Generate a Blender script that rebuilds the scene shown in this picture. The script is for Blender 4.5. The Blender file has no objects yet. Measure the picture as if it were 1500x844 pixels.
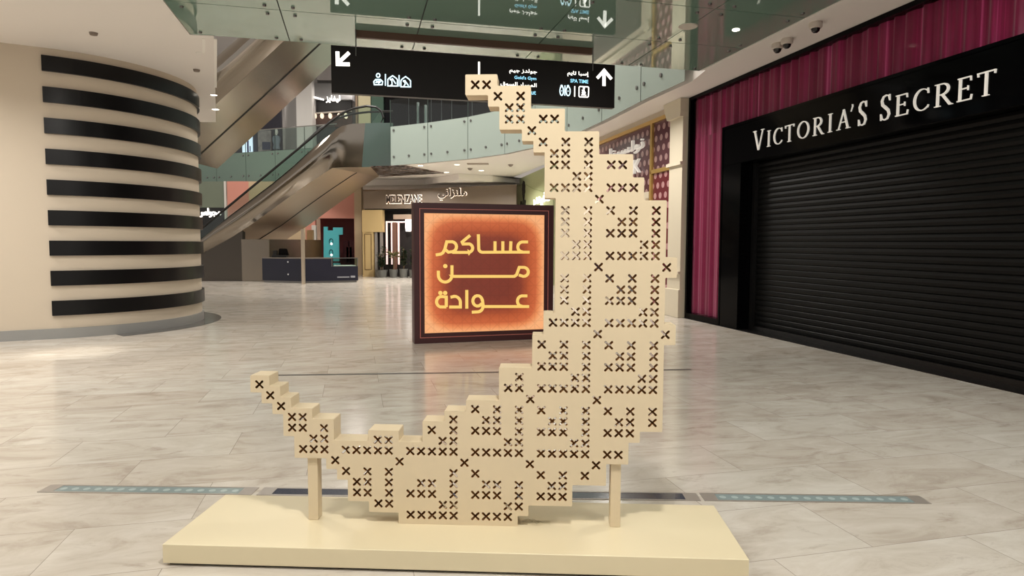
import bpy, bmesh, math, random, unicodedata
from math import sin, cos, pi, radians, sqrt
from mathutils import Vector, Matrix, geometry
random.seed(7)
C = bpy.context.scene.collection
scn = bpy.context.scene

# ------------------------------------------------------------------ camera
FPX, TILT, ROLL, EYE = 960.0, 0.0669536, 0.00375708, 1.60
_c, _s = cos(ROLL), sin(ROLL)
FW = Vector((0, cos(TILT), -sin(TILT)))
_u = Vector((0, sin(TILT), cos(TILT))); _r = Vector((1, 0, 0))
RT = _c*_r + _s*_u; UP = -_s*_r + _c*_u
CAM = Vector((0, 0, EYE))
cd = bpy.data.cameras.new('camera'); cd.sensor_width = 36; cd.lens = FPX/1500*36; cd.clip_end = 200
co = bpy.data.objects.new('camera', cd); C.objects.link(co)
m = Matrix((RT, UP, -FW)).transposed().to_4x4(); m.translation = CAM
co.matrix_world = m; scn.camera = co

# ------------------------------------------------------------------ world, light, exposure
scn.view_settings.view_transform = 'Standard'; scn.view_settings.look = 'None'
scn.view_settings.gamma = 1; scn.view_settings.use_curve_mapping = False
scn.view_settings.exposure = 0.22
scn.cycles.use_denoising = True
scn.cycles.max_bounces = 8; scn.cycles.transparent_max_bounces = 12
scn.cycles.sample_clamp_indirect = 6
w = bpy.data.worlds.new('world'); scn.world = w; w.use_nodes = True
bg = w.node_tree.nodes['Background']; bg.inputs[0].default_value = (1.0, .955, .90, 1); bg.inputs[1].default_value = 0.62

def area(name, loc, size, power, col=(1, .95, .885), tgt=None, shape='DISK', spread=180):
    l = bpy.data.lights.new(name, 'AREA'); l.shape = shape; l.size = size; l.energy = power; l.color = col
    l.spread = radians(spread)
    o = bpy.data.objects.new(name, l); C.objects.link(o); o.location = loc
    if tgt is not None:
        o.rotation_euler = (Vector(tgt) - Vector(loc)).to_track_quat('-Z', 'Y').to_euler()
    return o
# unseen fill lamps added overhead around camera and plinth, strongest set by plinth shadow
for x, y, p, sz_ in ((-2.2, -2.2, 18, .7), (1.0, -2.4, 18, .7), (-2.7, .9, 58, .5), (0.3, 1.5, 125, .3), (3.0, .7, 66, .5), (-5.4, 3.0, 72, .7), (-4.6, 6.4, 66, .7), (3.9, 5.2, 84, .7)):
    area('ceiling_and_fill_lamp', (x, y, 4.66), sz_, p)
# lamps of the hall ceilings further in
for x, y, p in ((-9.5, 8.6, 110), (-6.2, 8.0, 60), (-1.0, 27.6, 210), (-4.6, 29.0, 190), (2.2, 14.2, 55), (1.4, 19.5, 90), (-13.5, 36.2, 240)):
    area('ceiling_and_fill_lamp', (x, y, 4.66), .4, p, spread=150)
def spot(name, loc, tgt, power, ang, blend=.9, r=.05):
    l = bpy.data.lights.new(name, 'SPOT'); l.energy = power; l.spot_size = radians(ang); l.spot_blend = blend; l.shadow_soft_size = r; l.color = (1, .95, .84)
    o = bpy.data.objects.new(name, l); C.objects.link(o); o.location = loc; o.rotation_euler = (Vector(tgt)-Vector(loc)).to_track_quat('-Z', 'Y').to_euler()
spot('wall_spot_lamp', (-6.9, 9.6, 4.68), (-6.35, 9.45, 0), 520, 19)
# unseen large lamps added below the roof to light the open hall
for x, y, p in ((-2, 15.5, 460), (-6.5, 24, 600), (-1, 21, 440), (-13, 27, 480)):
    area('hall_fill_lamp', (x, y, 12.8), 3.0, p, col=(1, .95, .88))
for x, y, p in ((-14, 38.5, 200), (-3, 31, 70), (-9, 37.5, 120)):
    area('upper_floor_lamp', (x, y, 10.6), .6, p, col=(1, .93, .86))

# ------------------------------------------------------------------ pixel helpers (photo pixel -> point on a real plane)
def ray(px, py): return FW + RT*((px-750)/FPX) + UP*((422-py)/FPX)
def GZ(px, py, z=0.0):
    d = ray(px, py); return CAM + d*((z-EYE)/d.z)
def PY(px, py, y):
    d = ray(px, py); return CAM + d*(y/d.y)

class Frame:
    """local x to the right as seen, y into the surface, z up"""
    def __init__(s, o, deg):
        a = radians(deg); s.o = Vector(o); s.x = Vector((cos(a), sin(a), 0)); s.y = Vector((-sin(a), cos(a), 0))
        s.M = Matrix(((s.x.x, s.y.x, 0, s.o.x), (s.x.y, s.y.y, 0, s.o.y), (0, 0, 1, s.o.z), (0, 0, 0, 1)))
    def px(s, px, py, d=0.0):
        r = ray(px, py); k = ((s.o - CAM).dot(s.y) + d)/r.dot(s.y); P = CAM + r*k - s.o
        return (P.dot(s.x), P.z)
    def W(s, x, y, z): return s.M @ Vector((x, y, z))
WORLD = Frame((0, 0, 0), 0)

# ------------------------------------------------------------------ materials
def lin(c):
    return tuple(((v/255)/12.92 if v/255 <= .04045 else ((v/255+.055)/1.055)**2.4) for v in c) + (1,)
MATS = {}
def mat(name, rgb, rough=.5, metal=0.0, emit=None, es=1.0, spec=.5, coat=0.0, noise=None, bump=None):
    if name in MATS: return MATS[name]
    M = bpy.data.materials.new(name); M.use_nodes = True
    nt = M.node_tree; b = nt.nodes['Principled BSDF']
    b.inputs['Base Color'].default_value = lin(rgb); b.inputs['Roughness'].default_value = rough
    b.inputs['Metallic'].default_value = metal; b.inputs['Specular IOR Level'].default_value = spec
    b.inputs['Coat Weight'].default_value = coat
    if emit: b.inputs['Emission Color'].default_value = lin(emit); b.inputs['Emission Strength'].default_value = es
    if noise or bump:
        tc = nt.nodes.new('ShaderNodeTexCoord')
    if noise:
        sc, amt = noise; n = nt.nodes.new('ShaderNodeTexNoise'); n.inputs['Scale'].default_value = sc; n.inputs['Detail'].default_value = 5
        nt.links.new(tc.outputs['Object'], n.inputs['Vector'])
        mx = nt.nodes.new('ShaderNodeMix'); mx.data_type = 'RGBA'
        a = lin(rgb); mx.inputs[6].default_value = tuple(v*(1-amt) for v in a[:3])+(1,); mx.inputs[7].default_value = tuple(min(1, v*(1+amt)) for v in a[:3])+(1,)
        nt.links.new(n.outputs['Fac'], mx.inputs[0]); nt.links.new(mx.outputs[2], b.inputs['Base Color'])
    if bump:
        sc, st, di = bump; n = nt.nodes.new('ShaderNodeTexNoise'); n.inputs['Scale'].default_value = sc; n.inputs['Detail'].default_value = 1.5
        nt.links.new(tc.outputs['Object'], n.inputs['Vector'])
        bp = nt.nodes.new('ShaderNodeBump'); bp.inputs['Strength'].default_value = st; bp.inputs['Distance'].default_value = di
        nt.links.new(n.outputs['Fac'], bp.inputs['Height']); nt.links.new(bp.outputs['Normal'], b.inputs['Normal'])
    MATS[name] = M; return M

def glass(name, tint, refl=1.0, rough=.02):
    if name in MATS: return MATS[name]
    M = bpy.data.materials.new(name); M.use_nodes = True; nt = M.node_tree; nt.nodes.clear()
    out = nt.nodes.new('ShaderNodeOutputMaterial'); mx = nt.nodes.new('ShaderNodeMixShader')
    tr = nt.nodes.new('ShaderNodeBsdfTransparent'); tr.inputs[0].default_value = lin(tint)
    gl = nt.nodes.new('ShaderNodeBsdfGlossy'); gl.inputs['Roughness'].default_value = rough
    fr = nt.nodes.new('ShaderNodeFresnel'); fr.inputs[0].default_value = 1.5
    mu = nt.nodes.new('ShaderNodeMath'); mu.operation = 'MULTIPLY'; mu.inputs[1].default_value = refl
    ge = nt.nodes.new('ShaderNodeNewGeometry'); inv = nt.nodes.new('ShaderNodeMath'); inv.operation = 'SUBTRACT'; inv.inputs[0].default_value = 1.0
    m2 = nt.nodes.new('ShaderNodeMath'); m2.operation = 'MULTIPLY'
    nt.links.new(ge.outputs['Backfacing'], inv.inputs[1]); nt.links.new(fr.outputs[0], mu.inputs[0])
    nt.links.new(mu.outputs[0], m2.inputs[0]); nt.links.new(inv.outputs[0], m2.inputs[1]); nt.links.new(m2.outputs[0], mx.inputs[0])
    nt.links.new(tr.outputs[0], mx.inputs[1]); nt.links.new(gl.outputs[0], mx.inputs[2]); nt.links.new(mx.outputs[0], out.inputs[0])
    MATS[name] = M; return M

def N(nt, t, **kw):
    n = nt.nodes.new(t)
    for k, v in kw.items(): setattr(n, k, v)
    return n
def mathn(nt, op, a, b=None, c=None):
    n = nt.nodes.new('ShaderNodeMath'); n.operation = op
    for i, v in enumerate((a, b, c)):
        if v is None: continue
        if isinstance(v, (int, float)): n.inputs[i].default_value = v
        else: nt.links.new(v, n.inputs[i])
    return n.outputs[0]

def floor_mat():
    M = bpy.data.materials.new('travertine_tiles'); M.use_nodes = True; nt = M.node_tree; b = nt.nodes['Principled BSDF']
    tc = N(nt, 'ShaderNodeTexCoord'); mp = N(nt, 'ShaderNodeMapping'); mp.inputs['Rotation'].default_value = (0, 0, radians(-13.58))
    nt.links.new(tc.outputs['Object'], mp.inputs[0])
    br = N(nt, 'ShaderNodeTexBrick'); br.offset = .5; br.inputs['Scale'].default_value = 1.0
    br.inputs['Color1'].default_value = (.0, .0, .0, 1); br.inputs['Color2'].default_value = (1, 1, 1, 1); br.inputs['Mortar'].default_value = (.5, .5, .5, 1)
    br.inputs['Brick Width'].default_value = 1.2; br.inputs['Row Height'].default_value = .6; br.inputs['Mortar Size'].default_value = .0022; br.inputs['Mortar Smooth'].default_value = .1
    nt.links.new(mp.outputs[0], br.inputs['Vector'])
    # per tile offset so veins break at the joints
    sc = N(nt, 'ShaderNodeVectorMath', operation='SCALE'); sc.inputs[3].default_value = 9.0
    nt.links.new(br.outputs['Color'], sc.inputs[0])
    ad = N(nt, 'ShaderNodeVectorMath', operation='ADD'); nt.links.new(mp.outputs[0], ad.inputs[0]); nt.links.new(sc.outputs[0], ad.inputs[1])
    st = N(nt, 'ShaderNodeVectorMath', operation='MULTIPLY'); st.inputs[1].default_value = (1.0, 2.3, 1); nt.links.new(ad.outputs[0], st.inputs[0])
    n1 = N(nt, 'ShaderNodeTexNoise'); n1.inputs['Scale'].default_value = 1.7; n1.inputs['Detail'].default_value = 10; n1.inputs['Roughness'].default_value = .68; n1.inputs['Distortion'].default_value = .8
    nt.links.new(st.outputs[0], n1.inputs['Vector'])
    cr = N(nt, 'ShaderNodeValToRGB'); e = cr.color_ramp.elements
    e[0].position = .30; e[0].color = lin((176, 166, 154)); e[1].position = .66; e[1].color = lin((212, 207, 198))
    x = e.new(.46); x.color = lin((199, 192, 181))
    nt.links.new(n1.outputs['Fac'], cr.inputs[0])
    n2 = N(nt, 'ShaderNodeTexNoise'); n2.inputs['Scale'].default_value = 3.0; n2.inputs['Detail'].default_value = 10; n2.inputs['Roughness'].default_value = .74; n2.inputs['Distortion'].default_value = .6
    nt.links.new(st.outputs[0], n2.inputs['Vector'])
    c2 = N(nt, 'ShaderNodeValToRGB'); e = c2.color_ramp.elements; e[0].position = .57; e[0].color = (0, 0, 0, 1); e[1].position = .70; e[1].color = (1, 1, 1, 1)
    nt.links.new(n2.outputs['Fac'], c2.inputs[0])
    m1 = N(nt, 'ShaderNodeMix', data_type='RGBA'); nt.links.new(mathn(nt, 'MULTIPLY', c2.outputs[0], .40), m1.inputs[0]); nt.links.new(cr.outputs[0], m1.inputs[6]); m1.inputs[7].default_value = lin((132, 112, 98))
    # tile to tile tone
    m2 = N(nt, 'ShaderNodeMix', data_type='RGBA', blend_type='MULTIPLY'); m2.inputs[0].default_value = 1
    tone = N(nt, 'ShaderNodeValToRGB'); tone.color_ramp.elements[0].color = lin((248, 245, 243)); tone.color_ramp.elements[1].color = (1, 1, 1, 1)
    nt.links.new(br.outputs['Color'], tone.inputs[0]); nt.links.new(m1.outputs[2], m2.inputs[6]); nt.links.new(tone.outputs[0], m2.inputs[7])
    m3 = N(nt, 'ShaderNodeMix', data_type='RGBA'); nt.links.new(mathn(nt, 'MULTIPLY', br.outputs['Fac'], .6), m3.inputs[0]); nt.links.new(m2.outputs[2], m3.inputs[6]); m3.inputs[7].default_value = lin((110, 98, 88))
    nt.links.new(m3.outputs[2], b.inputs['Base Color'])
    rr = N(nt, 'ShaderNodeMapRange'); rr.inputs[3].default_value = .09; rr.inputs[4].default_value = .24; nt.links.new(n1.outputs['Fac'], rr.inputs[0])
    nt.links.new(rr.outputs[0], b.inputs['Roughness']); b.inputs['Specular IOR Level'].default_value = .5
    return M

CREAM = mat('cream_paint', (211, 194, 164), .42)
CREAMTOP = mat('cream_plinth_paint', (217, 204, 172), .40)
MDF = mat('raw_brown_board', (178, 134, 84), .8)
WALL = mat('warm_white_paint', (206, 193, 174), .6)
CEIL = mat('ceiling_paint', (236, 231, 226), .7)
BLACKG = mat('black_gloss', (5, 5, 6), .10, spec=.07)
BLACKM = mat('black_satin', (16, 15, 15), .4)
CHAR = mat('charcoal', (34, 32, 33), .45)
STEEL = mat('polished_steel', (146, 138, 128), .12, 1.0, bump=(.25, .22, .35))
STEELF = mat('satin_steel_sheet', (216, 204, 188), .42, 1.0, bump=(.3, .2, .2))
STEELD = mat('dull_steel', (120, 118, 116), .35, .8)
CHROME = mat('chrome', (200, 200, 200), .15, 1.0)
SOFFIT = mat('back_painted_green_glass', (136, 166, 152), .03, .17, spec=.9, coat=.5)
SEAM = mat('dark_seam', (40, 42, 40), .6)
PANELG = mat('frosted_green_glass', (164, 178, 170), .18, 0, spec=.7)
PANELD = mat('green_glass_fascia', (100, 122, 108), .15, 0, spec=.7)
CLEAR = glass('clear_glass', (222, 232, 228), 1.2)
SHOPGL = glass('shop_window_glass', (244, 240, 242), .12)
WHITEE = mat('lit_white', (255, 255, 255), .5, emit=(255, 250, 240), es=1.3)
CYANE = mat('lit_pale_cyan', (200, 235, 245), .5, emit=(214, 240, 250), es=1.15)
CYAND = mat('lit_cyan_text', (150, 215, 240), .5, emit=(150, 214, 240), es=1.0)
LAMPE = mat('downlight_glow', (255, 255, 255), .5, emit=(255, 246, 228), es=6.0)
SIGNWHITE = mat('white_letter_paint', (226, 222, 214), .4, emit=(210, 205, 198), es=.35)
GOLD = mat('gold_trim', (205, 168, 96), .3, .6)
BROWNBAR = mat('brown_steel', (92, 66, 52), .5)
GREYB = mat('grey_baseboard', (150, 150, 148), .4)
DARKM = mat('dark_marble', (92, 90, 88), .15)

# ------------------------------------------------------------------ mesh builder
class MB:
    def __init__(s, fr=WORLD): s.v = []; s.f = []; s.fr = fr; s.mi = []; s.cur = 0
    def add(s, vs, fs):
        b = len(s.v); s.v += [tuple(p) for p in vs]
        for f in fs: s.f.append([b+i for i in f]); s.mi.append(s.cur)
    def box(s, x0, x1, y0, y1, z0, z1):
        s.add([(x0,y0,z0),(x1,y0,z0),(x1,y1,z0),(x0,y1,z0),(x0,y0,z1),(x1,y0,z1),(x1,y1,z1),(x0,y1,z1)],
              [(3,2,1,0),(4,5,6,7),(0,1,5,4),(1,2,6,5),(2,3,7,6),(3,0,4,7)]); return s
    def prism(s, p, y0, y1):            # outline in xz, extruded along y
        n = len(p); tri = geometry.tessellate_polygon([[Vector((a, b, 0)) for a, b in p]])
        s.add([(a, y0, b) for a, b in p] + [(a, y1, b) for a, b in p],
              [t for t in tri] + [tuple(i+n for i in reversed(t)) for t in tri] + [(i, (i+1) % n, n+(i+1) % n, n+i) for i in range(n)]); return s
    def hprism(s, p, z0, z1):           # outline in xy, extruded along z
        n = len(p); tri = geometry.tessellate_polygon([[Vector((a, b, 0)) for a, b in p]])
        s.add([(a, b, z0) for a, b in p] + [(a, b, z1) for a, b in p],
              [t for t in tri] + [tuple(i+n for i in reversed(t)) for t in tri] + [(i, (i+1) % n, n+(i+1) % n, n+i) for i in range(n)]); return s
    def stroke(s, p, w, y0, y1, closed=False):   # ribbon of width w (number or list) along a polyline in xz
        n = len(p); W = w if isinstance(w, (list, tuple)) else [w]*n
        L = []; R = []
        for i in range(n):
            a = Vector(p[i-1]) if (i > 0 or closed) else None; c = Vector(p[(i+1) % n]) if (i < n-1 or closed) else None; q = Vector(p[i])
            d1 = (q-a).normalized() if a is not None else None; d2 = (c-q).normalized() if c is not None else None
            if d1 is None: d1 = d2
            if d2 is None: d2 = d1
            t = (d1+d2); t = t.normalized() if t.length > 1e-6 else d1
            nn = Vector((-t.y, t.x)); k = max(.45, nn.dot(Vector((-d1.y, d1.x))))
            L.append(q+nn*W[i]/2/k); R.append(q-nn*W[i]/2/k)
        vs = [(a.x, y0, a.y) for a in L]+[(a.x, y0, a.y) for a in R]+[(a.x, y1, a.y) for a in L]+[(a.x, y1, a.y) for a in R]
        fs = []
        for i in range(n if closed else n-1):
            j = (i+1) % n
            fs += [(i, j, n+j, n+i), (2*n+i, 3*n+i, 3*n+j, 2*n+j), (i, 2*n+i, 2*n+j, j), (n+i, n+j, 3*n+j, 3*n+i)]
        if not closed: fs += [(0, n, 3*n, 2*n), (n-1, 3*n-1, 4*n-1, 2*n-1)]
        s.add(vs, fs); return s
    def disc(s, x, z, r, y0, y1, n=20, rz=None):
        rz = rz or r
        return s.prism([(x+r*cos(2*pi*i/n), z+rz*sin(2*pi*i/n)) for i in range(n)], y0, y1)
    def tube(s, pts, r, n=8, closed=False):
        pts = [Vector(p) for p in pts]; rings = []; up0 = Vector((0, 0, 1)); N_ = len(pts)
        for i, p in enumerate(pts):
            a = pts[max(i-1, 0)] if not closed else pts[i-1]; c = pts[min(i+1, N_-1)] if not closed else pts[(i+1) % N_]
            d = (c-a).normalized(); u = up0 if abs(d.z) < .95 else Vector((1, 0, 0))
            e1 = d.cross(u).normalized(); e2 = d.cross(e1)
            rr = r[i] if isinstance(r, (list, tuple)) else r
            rings.append([p+(e1*cos(2*pi*k/n)+e2*sin(2*pi*k/n))*rr for k in range(n)])
        vs = [q for g in rings for q in g]; fs = []
        for i in range(N_ if closed else N_-1):
            j = (i+1) % N_
            fs += [(i*n+k, i*n+(k+1) % n, j*n+(k+1) % n, j*n+k) for k in range(n)]
        if not closed: fs += [tuple(range(n-1, -1, -1)), tuple((N_-1)*n+k for k in range(n))]
        s.add(vs, fs); return s
    def lathe(s, prof, x, y, z, n=20):  # profile (r, h) spun about the vertical through x, y, z
        vs = []; fs = []
        for r, h in prof: vs += [(x+r*cos(2*pi*k/n), y+r*sin(2*pi*k/n), z+h) for k in range(n)]
        for i in range(len(prof)-1): fs += [(i*n+k, i*n+(k+1) % n, (i+1)*n+(k+1) % n, (i+1)*n+k) for k in range(n)]
        if prof[0][0] > 1e-4: fs.append(tuple(range(n-1, -1, -1)))
        if prof[-1][0] > 1e-4: fs.append(tuple((len(prof)-1)*n+k for k in range(n)))
        s.add(vs, fs); return s
    def quad(s, a, b, c, d): s.add([a, b, c, d], [(0, 1, 2, 3)]); return s
    def grid(s, fn, nu, nv):
        s.add([fn(i/nu, j/nv) for j in range(nv+1) for i in range(nu+1)],
              [(j*(nu+1)+i, j*(nu+1)+i+1, (j+1)*(nu+1)+i+1, (j+1)*(nu+1)+i) for j in range(nv) for i in range(nu)]); return s
    def build(s, name, mats, parent=None, smooth=False, label=None, angle=40):
        V = [s.fr.M @ Vector(p) for p in s.v]
        lo = Vector([min(p[i] for p in V) for i in range(3)]); hi = Vector([max(p[i] for p in V) for i in range(3)])
        o0 = Vector(((lo.x+hi.x)/2, (lo.y+hi.y)/2, lo.z))
        me = bpy.data.meshes.new(name); me.from_pydata([p-o0 for p in V], [], s.f)
        mats = mats if isinstance(mats, (list, tuple)) else [mats]
        for q in mats: me.materials.append(q)
        me.polygons.foreach_set('material_index', s.mi)
        bm = bmesh.new(); bm.from_mesh(me); bmesh.ops.recalc_face_normals(bm, faces=bm.faces)
        if smooth:
            for f in bm.faces: f.smooth = True
            for e in bm.edges:
                if len(e.link_faces) == 2 and e.calc_face_angle(0) > radians(angle): e.smooth = False
        bm.to_mesh(me); bm.free()
        o = bpy.data.objects.new(name, me); C.objects.link(o)
        put(o, o0, parent)
        if label: o['label'] = label
        return o
ABS = {}
def put(o, p, parent):
    ABS[o.name] = Vector(p)
    if parent is not None: o.parent = parent; o.location = Vector(p) - ABS[parent.name]
    else: o.location = p
def bevel(o, wd=.004, seg=2):
    b = o.modifiers.new('bevel', 'BEVEL'); b.width = wd; b.segments = seg; b.limit_method = 'ANGLE'; return o
def thing(name, label, cat, loc, group=None):
    o = bpy.data.objects.new(name, None); C.objects.link(o); o.empty_display_size = .1; put(o, loc, None)
    return tag(o, label, cat, group)
def tag(o, label, cat, group=None):
    o['label'] = label; o['category'] = cat
    if group: o['group'] = group
    return o
def struct(o): o['kind'] = 'structure'; return o

# Arabic text: presentation forms, laid out left to right
_F = {}
for cp in range(0xFE80, 0xFEFD):
    d = unicodedata.decomposition(chr(cp)).split()
    if len(d) == 2: _F.setdefault(chr(int(d[1], 16)), {})[d[0].strip('<>')] = chr(cp)
def arabic(s):
    out = []
    for i, ch in enumerate(s):
        if ch not in _F: out.append(ch); continue
        f = _F[ch]
        pj = i > 0 and s[i-1] in _F and 'initial' in _F[s[i-1]]
        nj = i < len(s)-1 and s[i+1] in _F and 'initial' in f
        k = 'medial' if pj and nj else 'initial' if nj else 'final' if pj else 'isolated'
        out.append(f.get(k, f.get('isolated', ch)))
    return ''.join(reversed(out))
def text(s, fr, x0, x1, z0, z1, y0, y1, name, mt, parent, label=None, bold=0.0, shear=0.0):
    c = bpy.data.curves.new('t', 'FONT'); c.body = s; c.extrude = .5; c.offset = bold; c.resolution_u = 4
    o = bpy.data.objects.new('t', c); C.objects.link(o)
    dg = bpy.context.evaluated_depsgraph_get(); me = bpy.data.meshes.new_from_object(o.evaluated_get(dg))
    V = [v.co.copy() for v in me.vertices]; F = [list(p.vertices) for p in me.polygons]
    bpy.data.objects.remove(o); bpy.data.curves.remove(c); bpy.data.meshes.remove(me)
    a0 = min(v.x for v in V); a1 = max(v.x for v in V); b0 = min(v.y for v in V); b1 = max(v.y for v in V)
    mb = MB(fr)
    mb.add([(x0+(v.x-a0)/(a1-a0)*(x1-x0), y0 if v.z > 0 else y1, z0+(v.y-b0)/(b1-b0)*(z1-z0)) for v in V], F)
    return mb.build(name, mt, parent, label=label)

# ================================================================== LARGE STRUCTURE
ZC = 4.74     # ceiling height
ZF = 6.22     # top of the slab edge of the upper floor
floor = struct(MB().box(-32, 14, -9, 50, -.2, 0).build('floor', floor_mat()))

# right hand wall line: w runs away from the camera along it
RW = Frame((5.558, 7.018, 0), -76.42)            # local x = -w
def rw(px, py, d=0.0):
    x, z = RW.px(px, py, d); return x, z
def rwp(w, d, z=0): return RW.W(-w, -d, z)       # d out into the hall
# left ceiling
sL = [rwp(w_, 9.42) for w_ in (-15, 5.5)]
pts = [(-32, -9), (sL[0].x, sL[0].y), (sL[1].x, sL[1].y), (-4.55, 10.2), (-6.4, 14.35), (-7.72, 17.3), (-32, 17.3)]
struct(MB().hprism(pts, ZC, ZC+1.4).build('ceiling', CEIL))
# right ceiling strip and the ceiling below the upper floor, with the curved edge of the opening
EDGE_PX = [(1035, 102), (1014, 119), (948, 149), (890, 178.5), (838, 202), (790, 216), (745, 226), (690, 233.5), (631, 239), (576, 243)]
EDGE = [GZ(a, b, ZC) for a, b in EDGE_PX]
LEDGE = [GZ(a, b, ZC) for a, b in ((293, 270), (321, 269.3), (364, 267.6), (407, 265.8), (450, 264))]
sR0 = rwp(-15, .9); sR1 = rwp(5.45, .9); wr0 = rwp(-15, -.3); wr1 = rwp(25, -.3)
pts = [(sR0.x, sR0.y), (sR1.x, sR1.y)] + [(p.x, p.y) for p in EDGE] + [(-6.2, 31.2), (-8.6, 31.9)] + [(p.x, p.y) for p in reversed(LEDGE)] + [(-32, 40), (-32, 50), (9, 50), (wr1.x, wr1.y), (wr0.x, wr0.y)]
struct(MB().hprism(pts, ZC, ZF).build('ceiling', CEIL))
# glass soffit of the bridge: panels 1.9 x 1.45
sof = struct(MB(RW).box(-5.5, 15, -9.42, -.9, ZC+.03, ZC+1.3).build('ceiling_bridge', SEAM))
ds = [.9, 2.3, 4.17, 6.08, 7.98, 9.42]; ws = [5.5, 4.08, 2.6, 1.12, -.36, -1.84, -5, -10, -15]
gp0 = None
for i in range(len(ws)-1):
    for j in range(5):
        g = .008
        MB(RW).box(-ws[i]+g, -ws[i+1]-g, -ds[j+1]+g, -ds[j]-g, ZC+.012, ZC+.034).build('glass_panel', SOFFIT, sof)
bolt0 = None
for i in range(4):
    for j in range(5):
        for sw in (0, 1):
            for sd in (0, 1):
                ww = ws[i]-.16 if sw == 0 else ws[i+1]+.16; dd_ = ds[j]+.18 if sd == 0 else ds[j+1]-.18
                P = rwp(ww, dd_, ZC)
                if bolt0 is None:
                    bolt0 = MB().lathe([(.019, -.012), (.025, 0), (.025, .014)], P.x, P.y, P.z).build('bolt', STEELD, sof, True)
                else:
                    o = bolt0.copy(); C.objects.link(o); o.parent = sof; o.location = bolt0.location + (P - bolt0_p)
                if i == j == sw == sd == 0: bolt0_p = P
mb = MB()
for p in ([(298.5, 56.5), (298.5, 76.5), (288, 76.8)], [(315.5, 57), (315.8, 128)]):
    q = [GZ(a, b, ZC) for a, b in p]; 
    for a, b in zip(q[:-1], q[1:]):
        d = (b-a).normalized(); nn = Vector((-d.y, d.x, 0))*.022
        mb.hprism([tuple((a-nn).xy), tuple((b-nn).xy), tuple((b+nn).xy), tuple((a+nn).xy)], ZC-.006, ZC+.001)
struct(mb.build('trim_5', mat('white_trim', (245, 242, 236), .5)))
# curved wall on the left with nine black bands
CC, CR = Vector((-8.75, 12.9, 0)), 2.38
def lw_path(r):
    p = []
    a0 = radians(-62)
    P0 = CC + Vector((cos(a0), sin(a0), 0))*r; T = Vector((-sin(a0), cos(a0), 0))
    p.append(P0 - T*9)
    for k in range(33):
        a = a0 + (radians(118)-a0)*k/32
        p.append(CC + Vector((cos(a), sin(a), 0))*r)
    a1 = radians(118); P1 = CC + Vector((cos(a1), sin(a1), 0))*r; p.append(P1 + Vector((-sin(a1), cos(a1), 0))*6)
    return [(q.x, q.y) for q in p]
wl = struct(MB().hprism(lw_path(CR), 0, ZC).build('wall_left', WALL, smooth=True))
def band(r0, r1, z0, z1, a0, a1, mb, n=44):
    a0, a1 = radians(a0), radians(a1); A = [a0+(a1-a0)*k/n for k in range(n+1)]
    P = [(CC.x+r1*cos(a), CC.y+r1*sin(a)) for a in A] + [(CC.x+r0*cos(a), CC.y+r0*sin(a)) for a in reversed(A)]
    return mb.hprism(P, z0, z1)
for k in range(9):
    z0 = .386+.4975*k
    # the flat run of the wall joins the curve at -62 degrees: the band starts a little before it
    band(CR-.02, CR+.05, z0, z0+.248, -61.5, 110, MB()).build('black_band', mat('black_band_vinyl', (13, 12, 13), .3, spec=.25), wl, smooth=True)
bb = MB(); bb.hprism(lw_path(CR+.03), 0, .17); struct(bb.build('baseboard_left', GREYB, smooth=True))
band(CR-.3, CR+.36, .001, .006, -40, 118, MB()); q = MB(); band(CR-.3, CR+.36, .001, .006, -40, 118, q); struct(q.build('trim_1', DARKM))

# right wall: solid behind the shops
struct(MB(RW).box(-16.5, -7.45, .02, .32, 0, ZC).build('wall_right', WALL))
struct(MB(RW).box(-7.45, 9.5, .45, .75, 0, ZC).build('wall_right', BLACKM))
# roof over the open hall and walls far back
struct(MB().box(-32, 12, 9, 50, 13.2, 13.4).build('ceiling', CEIL))
struct(MB().box(-32, 12, 41.5, 41.8, ZF, 13.2).build('wall_back', mat('upper_wall', (120, 116, 112), .6)))
struct(MB().box(-32, 14, 38.6, 38.9, 0, ZC).build('wall_back', mat('back_wall', (150, 132, 112), .6)))

# ================================================================== CRESCENT DISPLAY
S = .0575
YAW = math.degrees(-.0474696)
CF = Frame((-23.2793*S, 59.7328*S, EYE - 13.0138*S), YAW)   # cell (col, row): x = col*S, z = -row*S, front face y = 0
ROWS = {0:'0 23 24 26-30 32-36',1:'1 25 31',2:'2 20 22 24 26 28 30 32 34 36',3:'3 4 18 21 22 24 27 28 30 33 34 36',
 4:'3 4 6 16 18 20-22 24 26-28 30 32-34',5:'5 6 11 12 17 18 23 24 29 30',6:'4-6 8-12 14-18 20-24 26-30 32 33',7:'7 13 19 25 31',
 8:'8 10 12 18 20 26 28 30',9:'9 10 12 15 16 18 21 22 24 27 28',10:'9 10 12 14-16 18 20-22 24 26-28',11:'11 12 17 18 23 24',12:'14-18 20-23',
 -1:'24 29 30 35 36',-2:'26-28 30 32-34 36',-3:'27 28 30 33 34 36',-4:'26 28 30 32 34 36',-5:'31 37',-6:'27-30 32-36',-7:'29 30 35 36',
 -8:'28 30 32-34 36',-9:'28 30 33 34 36',-10:'28 30 32 34 36',-11:'31 37',-12:'28-30 32-36',-13:'29 30 35 36',-14:'28 30 32-34 36',
 -15:'28 30 33 34 36',-16:'28 30 32 34 36',-17:'31',-18:'27-30 32-34',-19:'29 30',-20:'27 28 30 32 33',-21:'27 28 30',-22:'26 28 30',
 -23:'25',-24:'23 24 26 27',-25:'23 24',-26:'22 24',-27:'20 21'}
XS = []
for r, t in ROWS.items():
    for k in t.split():
        a, b = (k.split('-')+[k])[:2] if '-' in k else (k, k)
        XS += [(c, r) for c in range(int(a), int(b)+1)]
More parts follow.
